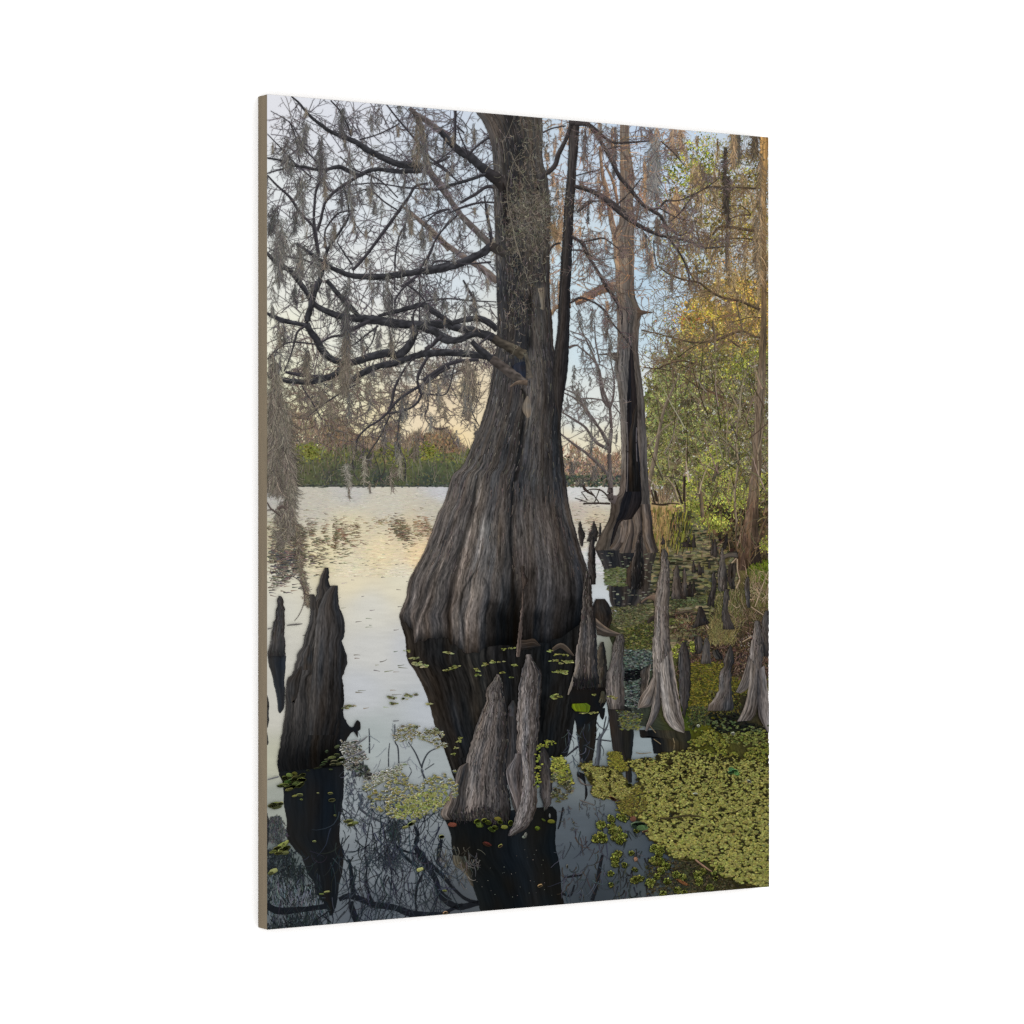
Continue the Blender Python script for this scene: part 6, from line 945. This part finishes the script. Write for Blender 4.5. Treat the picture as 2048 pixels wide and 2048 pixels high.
knee('left of the two big front knees, broad-footed and weathered', [(690,232),(655,300),(590,370),(585,430),(598,490),(560,560),(530,640),(480,780),(430,960),(395,1090),(385,1200),(350,1400),(300,1560),(320,1650)], [(715,232),(745,280),(758,380),(775,480),(790,600),(805,760),(812,900),(790,1050),(778,1180),(795,1300),(825,1450),(832,1560),(815,1645)],
     FR, o=Kc, fu=15, amp=.5, extra=e0, vm=((0,.75),(.05,.9),(.3,1.02),(.7,.95),(.88,1.05),(.96,.8),(1,.4)), fv=5)
def e(m):
    bark(m, cr_(*Kc, [(870,1030),(800,1130),(782,1200),(815,1330),(850,1430),(885,1540)]), cr_(*Kc, [(930,1000),(945,1150),(945,1250),(935,1350),(925,1450),(890,1560)]), ((124,116,118),(110,101,100),(84,74,74),(60,54,54)), 6, 4, .42)
knee('right of the two big front knees, tall with a blunt pale tip', [(975,45),(958,130),(925,240),(908,380),(896,540),(886,680),(895,800),(880,960),(900,1080),(935,1180),(925,1320),(900,1480),(870,1620),(808,1780)], [(1030,42),(1048,110),(1085,150),(1122,220),(1128,340),(1112,520),(1108,700),(1095,860),(1075,1000),(1065,1150),(1075,1300),(1082,1480),(1045,1620),(985,1720),(845,1795)],
     ((110,98,92),(132,122,118),(112,104,103),(96,89,88),(78,70,68),(46,42,42)), o=Kc, fu=12, amp=.5, extra=e, vm=((0,1.05),(.05,.8),(.3,.95),(.6,1.05),(.93,1.05),(1,.7)), fv=5)
knee('slim dark knee at the right of the front pair', [(1120,945),(1102,1050),(1108,1250),(1118,1400),(1150,1530)], [(1160,940),(1200,1020),(1222,1200),(1228,1400),(1215,1490),(1172,1540)], ((48,45,46),(72,66,66),(84,77,75),(52,48,50)), o=Kc, amp=.42, vm=((0,.6),(.3,.8),(.7,1.1),(1,.9)))
knee('mossy stub knee standing in the black water', [(1712,395),(1690,450),(1685,500)], [(1728,395),(1748,440),(1745,510)], ((92,88,60),(58,56,42)), o=Kc)

# ------------------------------------------------------------------ floating leaves
m = Flat()
def pads(P, n, r, cols, thr=None, asp=.55, dark=None, sc=10, ang=.25, rj=.35, seed=0, rim=None):
    x, y = scatter(P, n)
    if thr: x, y = clump(x, y, sc, thr, seed)
    n = len(x)
    if n == 0: return
    rr = np.asarray(r(y)) * rng.uniform(1 - rj, 1 + rj, n); a = rng.normal(0, ang, n)
    if dark is not None: blobs(m, x + rr * .2, y + rr * .55, rr * 1.25, rr * asp * 1.3, a, pal(n, dark, .1, 2), 6, .3)
    if rim is not None: blobs(m, x - rr * .25, y - rr * .2, rr * 1.12, rr * asp * 1.12, a, pal(n, rim, .08, 3), 6, .3)
    blobs(m, x, y, rr, rr * asp, a, pal(n, cols, .12, 4), 7, .32, .12)
    # paired leaflets catching the light
    k = rng.random(n) < .8; blobs(m, x[k] - rr[k] * .25, y[k] - rr[k] * asp * .3, rr[k] * .5, rr[k] * asp * .5, rng.uniform(0, 3, k.sum()), np.clip(pal(k.sum(), cols, .1, 4) * 1.07, 0, 220), 5, .3)
YG = ((120,119,62),(132,131,70),(107,105,56),(144,142,82),(114,111,58))
O2 = (1180,1540)
def o2(p): return cr_(*O2, p, 5.367)
MAT = cr_(*Lc, [(500,1070),(600,1060),(740,1050),(830,1010),(900,995),(1000,985),(1100,960),(1300,1000),(1500,1040),(1700,1060),(1880,1080),(1880,1932)]) + o2([(1925,1000),(1925,1260),(1760,1230),(1620,1220),(1520,1150),(1440,1130),(1360,1090),(1330,1020),(1180,960),(1040,930),(930,950),(860,900),(790,790),(650,740),(590,650),(640,560),(560,540),(480,500),(420,400),(380,300),(400,230),(480,180)]) + cr_(*Lc, [(560,1300),(640,1290),(590,1180)])
x, y = scatter(MAT, 3800); blobs(m, x, y, rng.uniform(4, 7, len(x)), 3.4, 0, pal(len(x), ((50,48,26),(60,57,30),(36,34,22)), .14, 2), 6, .3)
sz = lambda y: 2.1 + np.clip((y - 1500) / 280, 0, 1) * 1.5
pads(MAT, 5200, sz, YG, thr=.34, sc=9, asp=.62, dark=((54,52,24),(40,38,20)))
pads(MAT, 3000, lambda y: sz(y) * .8, ((138,136,76),(124,122,66),(110,108,60)), thr=.42, sc=5, asp=.6, seed=3)
for (xx, yy, rx, ry) in [(1020,1230,6,14),(1060,1180,9,7),(860,1250,14,4),(1250,1230,14,5),(950,1380,18,4),(1300,1490,14,4),(1480,1580,10,5),(1640,1580,6,4)]:
    q = cr_(*Lc, [(xx, yy)])[0]; blobs(m, rng.normal(q[0], rx / 5, 8), rng.normal(q[1], ry / 5, 8), rx / 4.4, ry / 4.4, 0, pal(8, ((36,34,20),(28,26,20)), .1, 2), 7, .4)
ribbon(m, o2([(750,520,24),(880,515,20),(960,500,22),(1040,488,24),(1130,495,20),(1240,515,10)]), (58,52,34), amp=.3)
M2 = cr_(*Lc, [(100,1180),(50,1110),(130,1090),(200,1130),(330,1140),(440,1190),(500,1290),(560,1320),(600,1400),(480,1480),(440,1430),(300,1440),(230,1430),(170,1390),(180,1300),(140,1240)])
x, y = scatter(M2, 700); blobs(m, x, y, 4.6, 3, 0, pal(len(x), ((66,62,34),(54,52,30)), .1, 2), 6, .3)
pads(M2, 1500, lambda y: 1.9, ((130,126,66),(114,110,58),(98,94,52),(142,138,82)), thr=.36, asp=.6)
M3 = cr_(*Lc, [(310,990),(420,982),(470,1080),(510,1150),(430,1170),(330,1100),(345,1040)]); pads(M3, 330, lambda y: 2.3, ((134,130,56),(112,108,46),(98,94,46)), asp=.6, dark=((60,58,34),))
pads(cr_(*Lc, [(410,1480),(620,1300),(700,1500),(620,1620),(440,1560)]), 560, lambda y: 2.2, ((118,112,52),(100,94,46),(84,78,44)), thr=.36, asp=.6, dark=((50,46,32),))
pads(cr_(*Lc, [(1110,780),(1300,780),(1490,860),(1500,1000),(1868,900),(1868,1090),(1300,1010),(1110,990)]), 560, lambda y: 2.9, ((104,106,48),(88,92,42),(120,120,56)), thr=.42, asp=.6, sc=14, dark=((40,38,24),))
pads(cr_(*Lc, [(1400,800),(1868,780),(1868,920),(1480,900)]), 150, lambda y: 3.2, ((98,102,54),(80,86,46),(112,114,60)), asp=.55)
pads(cr_(*Lc, [(1290,680),(1450,660),(1620,740),(1868,720),(1868,800),(1290,790)]), 60, lambda y: 3, ((70,80,52),(90,98,60)), asp=.5)
pads(cr_(*Kc, [(1220,1040),(1330,1030),(1400,1160),(1420,1290),(1330,1300),(1230,1200)]), 240, lambda y: 2.6, ((134,136,60),(118,122,54),(150,152,74)), asp=.65, dark=((46,46,30),))
pads(cr_(*Kc, [(1075,880),(1270,870),(1270,910),(1110,940),(1110,1340),(1070,1330)]), 60, lambda y: 2.6, ((128,134,60),(110,116,52)), asp=.6)
pads(cr_(*Kc, [(1220,1180),(1400,1200),(1440,1400),(1240,1500)]), 200, lambda y: 3, ((58,58,42),(74,72,50),(90,88,60),(112,112,92)), thr=.4, asp=.6)
# bright rosettes in the lower middle
for (cx, cy, rr) in [(120,590,50),(70,735,50),(140,735,48),(110,690,36),(230,520,40),(330,490,44),(370,520,36),(230,600,40),(300,640,44),(240,660,36),(270,720,44),(350,720,48),(320,760,36),(290,900,46),(265,960,40),(270,1010,34),(370,1020,28),(445,890,20),(220,1110,28),(220,1230,22),(480,1180,44),(540,1160,34),(650,1210,52),(690,970,50),(760,980,44),(820,1030,40),(760,1080,34),(720,1140,30),(830,1190,34),(920,1120,34),(990,1150,40),(1160,1120,44),(1210,1090,36),(1170,1200,40),(1290,1260,40),(940,1290,34),(780,1330,36),(1010,1310,24),(1400,1060,36),(500,640,26),(690,840,44),(760,850,44),(740,900,34),(1330,1110,24),(485,1070,22),(1350,1160,20)]:
    q = o2([(cx, cy)])[0]; n = max(8, int(rr * 1.1)); a = rng.uniform(0, 6.28, n); d = np.sqrt(rng.random(n)) * rr / 5.367
    X_, Y_ = q[0] + np.cos(a) * d, q[1] + np.sin(a) * d * .85
    blobs(m, X_ + .6, Y_ + 1.6, 3.2, 2.2, 0, pal(n, ((34,36,24),(42,44,28)), .1, 2), 6, .3)
    blobs(m, X_, Y_, rng.uniform(1.6, 2.9, n), 1.8, a, pal(n, ((126,132,60),(112,118,54),(140,146,76),(96,100,48)), .12), 6, .4, .1)
# grey-edged leaves of the middle mat, shining where they lie wet
M4 = cr_(*Jc, [(1050,1260),(1110,1210),(1180,1160),(1260,1090),(1320,1050),(1450,1060),(1500,1110),(1530,1190),(1640,1210),(1720,1140),(1800,1110),(1932,1100),(2000,1080),(2000,1330),(1932,1350),(1850,1400),(1760,1470),(1640,1530),(1400,1540),(1290,1480),(1180,1430),(1170,1370),(1120,1300)])
pads(M4, 760, lambda y: 2.9, ((114,114,66),(100,100,62),(130,128,80),(122,112,66)), thr=.45, sc=12, asp=.5, dark=((92,98,98),(70,76,78)), rim=((170,172,162),(150,154,150),(184,186,176)), ang=.35)
pads(cr_(*Jc, [(1380,1400),(1900,1180),(1932,1350),(1760,1470),(1620,1530),(1420,1530)]), 330, lambda y: 2.6, ((124,130,72),(112,118,66),(140,142,90)), asp=.55, ang=.3)
pads(cr_(*Jc, [(1090,1130),(1260,1080),(1480,1000),(1530,1000),(1440,1080),(1300,1180),(1170,1250)]), 170, lambda y: 3.0, ((128,130,110),(112,112,84),(150,150,140)), asp=.4, ang=.4, rim=((190,192,188),(172,174,172)))
pads(cr_(*Jc, [(890,790),(1010,780),(1110,880),(1130,950),(1060,1030),(960,1060),(900,1010)]), 230, lambda y: 3.0, ((96,92,84),(124,118,108),(80,80,60),(70,74,76)), asp=.4, ang=.4, rim=((188,188,184),(168,168,164)))
pads(cr_(*Jc, [(960,1000),(1140,1010),(1180,1150),(1080,1140),(1000,1080)]), 90, lambda y: 3.2, ((62,66,62),(90,94,84),(44,48,50)), asp=.6)
for P, n in [([(1400,680),(1500,620),(1650,640),(1620,700),(1500,770),(1390,780)], 90), ([(1500,760),(1640,690),(1800,660),(1880,720),(1800,810),(1700,780)], 110), ([(1780,800),(1890,800),(1890,850),(1820,840)], 22)]:
    pads(cr_(*Jc, P), n, lambda y: 3.0, ((122,120,80),(104,100,74),(132,130,100)), asp=.42, ang=.35, rim=((184,186,184),(164,168,168)))
def spot(o, pts, r, cols, asp=.4, s=4.83, n=4, sp=1.0):
    for (x0, y0) in pts:
        q = cr_(*o, [(x0, y0)], s)[0]; X_ = rng.normal(q[0], r * .9 * sp, n); Y_ = rng.normal(q[1], r * .3 * sp, n); blobs(m, X_, Y_, r * rng.uniform(.7, 1.2, n), r * asp, rng.normal(0, .2, n), pal(n, cols, .1, 4), 7, .3)
LG = ((122,126,72),(104,108,60),(140,144,92)); PG = ((150,152,112),(128,132,92))
spot(Jc, [(1350,355),(1400,370),(1520,335),(1560,350),(1600,330),(1490,370),(1390,420),(1370,415),(940,445),(980,440),(930,460)], 3.4, ((112,114,76),(134,134,104),(96,94,66)), .45, n=6)
spot(Jc, [(1720,420),(1600,35),(1650,45),(1690,55)], 4.2, ((126,130,80),(150,152,104)), .4)
spot(Hc, [(260,1880),(320,1890),(240,1855),(570,1760),(260,1820)], 5, PG, .35); spot(Hc, [(170,1745),(640,1900),(600,1920),(1000,1855),(920,1880),(1200,1885),(1060,1860),(830,1925),(1110,1730),(1180,1720),(1540,1745),(1620,1780),(1690,1785),(1600,1840),(1720,1860),(1740,1850),(1660,1870)], 3.6, LG, .35, n=4)
spot(Kc, [(230,25),(270,185),(210,195),(310,160),(590,135),(660,115),(740,220),(520,240),(490,190),(860,145),(840,260),(1250,100),(1350,110),(1390,115),(1260,210),(1320,215),(1360,205),(1230,445),(1270,440),(1300,450),(1240,465),(1630,430),(1790,450),(1830,465),(260,1005),(320,880),(310,940),(330,850)], 3.4, LG, .38, n=5)
spot(Kc, [(1320,215),(1300,200),(1350,225)], 3.4, LG, .4, n=5)
bark(m, cr_(*Kc, [(1420,520),(1415,550),(1450,590)]), cr_(*Kc, [(1560,512),(1600,540),(1580,600)]), ((98,112,22),(86,100,24),(74,88,24)), 5, 4, .2); spot(Kc, [(1540,608),(1600,612),(1640,605)], 4, LG, .3)
# lily leaves on the knee's mirror image, lower left
def leafset(o, pts, cols, s=4.83):
    for (x0, y0, rx, ry, a) in pts:
        q = cr_(*o, [(x0, y0)], s)[0]; blobs(m, [q[0] + .6, q[0]], [q[1] + 1, q[1]], [rx / s * 1.05, rx / s], [ry / s * 1.05, ry / s], [a, a], [np.array(cols[0]) * .5, pal(1, cols, .12)[0]], 9, .14, .12)
leafset(Jc, [(430,1095,26,18,0),(380,1110,30,20,.2),(500,1115,40,20,-.4),(450,1135,50,20,-.2),(340,1140,36,22,.1),(410,1165,50,24,-.3),(500,1155,44,18,0),(360,1180,40,18,-.2),(440,1195,40,20,-.3),(490,1200,36,18,-.5),(330,1205,46,18,0),(290,1215,30,12,0),(400,1225,50,18,-.3),(380,1245,44,14,-.3),(470,1215,30,16,-.3)], ((92,98,56),(78,86,48),(108,112,64),(86,80,44)))
leafset(Jc, [(480,1300,30,12,0),(430,1310,26,8,-.2),(790,1350,32,16,-.1),(775,1285,24,10,-.1),(655,1283,12,5,0),(495,1345,14,6,0),(620,1750,18,8,0),(820,1500,12,8,.2)], ((140,144,96),(118,122,76)))
leafset(Jc, [(840,835,30,12,-.5),(790,940,40,14,-.1),(840,915,34,14,0),(820,980,40,14,0),(880,960,36,16,-.2),(860,1000,40,14,-.2),(740,960,24,8,0),(720,985,30,8,-.2),(800,1005,30,10,-.2),(700,1010,30,7,-.3),(650,1040,40,6,-.2),(560,1065,20,6,0),(780,1055,20,6,0),(740,880,16,12,-.6)], ((70,78,54),(56,64,46),(90,98,64)))
leafset(Jc, [(960,1550,40,14,-.1),(985,1580,46,16,-.3),(1015,1570,30,14,-.2),(930,1560,30,12,.2),(965,1590,30,12,0),(1500,1612,32,12,-.3),(1555,1580,36,16,-.4),(1580,1560,26,14,-.5),(1850,1705,28,16,-.2),(240,1395,60,24,-.1),(290,1385,34,18,-.2),(200,1410,36,16,.1),(260,1420,50,14,-.2)], ((142,148,96),(122,128,76),(160,162,116)))
leafset(Jc, [(300,1790,44,20,-.6),(340,1770,40,18,-.7),(260,1820,46,20,-.4),(320,1830,50,20,-.2),(350,1810,40,18,-.3),(280,1860,46,16,-.2),(340,1860,40,16,-.2),(220,1850,36,12,-.3)], ((126,130,74),(108,112,62),(148,150,100)))
leafset(Mc, [(225,1265,44,22,-.4),(200,1285,30,14,-.3),(1640,1250,36,18,-.4),(1850,930,26,16,-.2),(1880,1455,20,8,0),(740,1465,30,8,-.2),(690,1485,24,6,0)], ((150,154,96),(128,134,74)))
leafset(Nc, [(360,790,30,26,0),(380,820,34,24,.2),(430,775,30,18,0),(465,795,30,20,0),(560,760,36,18,0),(580,790,24,18,.2),(500,860,38,22,.4),(530,845,30,20,0),(620,840,34,18,0),(680,800,20,26,.4),(940,850,24,20,0),(1075,785,36,18,0),(1000,770,20,8,.5)], ((92,104,42),(112,122,52),(78,88,36),(126,122,56)))
leafset(Nc, [(120,815,46,22,0),(445,1005,40,14,.4)], ((104,68,50),(96,62,46))); leafset(Nc, [(460,1000,40,12,.4)], ((84,48,34),)); leafset(Nc, [(580,1020,24,12,-.6),(965,1405,26,12,-.4),(50,1668,24,14,-.3)], ((176,150,110),(140,140,80)))
leafset(Nc, [(825,915,14,26,.3),(810,935,20,12,0),(210,700,16,6,.8),(1060,730,8,20,0),(1228,1220,8,18,0),(1290,795,10,8,0)], ((120,120,110),(104,104,98)))
n = 40; q = rng.uniform(0, 1, (n, 2)); X_ = 905 + q[:, 0] * 200; Y_ = 1690 + q[:, 1] * 110; blobs(m, X_, Y_, 1, .7, 0, pal(n, ((110,110,104),(84,84,80)), .1), 5, .3)
leafset(Lc, [(1510,1150,30,18,.2),(1540,1170,34,20,0),(1560,1190,28,18,.4),(1500,1180,22,14,0)], ((92,140,84),(108,156,104))); leafset(Lc, [(1680,1265,22,10,.4),(1160,1385,24,6,0),(1190,730,14,12,0),(1525,805,20,14,0)], ((200,200,180),))
leafset(O2, [(980,1195,60,16,.4),(1000,1210,60,14,.45)], ((116,84,56),(128,92,62)), 5.367); leafset(O2, [(245,305,46,16,.5)], ((130,88,68),), 5.367); leafset(O2, [(490,955,20,26,0),(460,520,34,30,0),(575,570,30,12,.3),(590,655,30,12,-.3)], ((150,112,84),(132,96,70)), 5.367)
leafset(O2, [(520,590,80,40,0),(560,620,60,30,0)], ((76,98,78),(90,110,84)), 5.367)
for pts in [[(940,950,14),(1080,890,20),(1110,885,12)],[(970,840,10),(1080,780,14),(1135,735,8)],[(170,1155,10),(280,1125,14)],[(1385,590,10),(1440,585,6)]]: ribbon(m, cr_(*Jc, pts), (96,96,100), amp=.2)
for pts in [[(355,1500,8),(430,1492,16),(505,1485,8)],[(165,1535,12),(215,1525,8)]]: ribbon(m, cr_(*Gc, pts), (96,92,90))
for pts in [[(1480,1230,16),(1520,1290,14),(1620,1310,8)],[(1500,1450,10),(1640,1500,8)]]: ribbon(m, cr_(*Kc, pts), (84,78,74))
for pts in [[(1130,960,16),(1190,1010,18),(1260,1060,16),(1310,1090,10)]]: ribbon(m, o2(pts), (130,104,86))
for pts in [[(720,730,7),(780,800,8)],[(760,860,7),(830,910,8)],[(945,850,7),(960,900,9),(955,960,6)],[(590,990,6),(640,1000,8),(740,990,6)]]: ribbon(m, cr_(*Lc, pts), (110,98,76))
m.build('floating_leaves', picture, 7e-5, label='small floating leaves, from loose rosettes to the solid yellow-green mat', stuff=True)

# ------------------------------------------------------------------ wall, light, camera, placing
wall = bpy.data.objects.new('wall', bpy.data.meshes.new('wall')); col.objects.link(wall); wall['kind'] = 'structure'
wall.data.from_pydata([(-7, 0, -4), (7, 0, -4), (7, 0, 4), (-7, 0, 4)], [], [(0, 1, 2, 3)]); wall.data.materials.append(wall_mat)
root.location = (0, 0, 0)
root.rotation_euler = (0, 0, 0)

cam = bpy.data.cameras.new('camera'); camo = bpy.data.objects.new('camera', cam); col.objects.link(camo)
camo.location = (cam_local[0], cam_local[1], Hh / 2)
camo.rotation_euler = (math.pi / 2, 0, -TH)
cam.sensor_width = 36; cam.lens = 36 * F / 2048; cam.clip_start = .05; cam.clip_end = 100
cam.shift_y = 0.0
bpy.context.scene.camera = camo

w = bpy.data.worlds.new('World'); bpy.context.scene.world = w; w.use_nodes = True
bg = w.node_tree.nodes['Background']; bg.inputs['Color'].default_value = (1, 1, 1, 1); bg.inputs['Strength'].default_value = LIGHT
sc = bpy.context.scene
sc.view_settings.view_transform = 'Standard'; sc.view_settings.look = 'None'; sc.view_settings.exposure = 0; sc.view_settings.gamma = 1
sc.cycles.max_bounces = 4; sc.cycles.diffuse_bounces = 3; sc.cycles.use_denoising = False
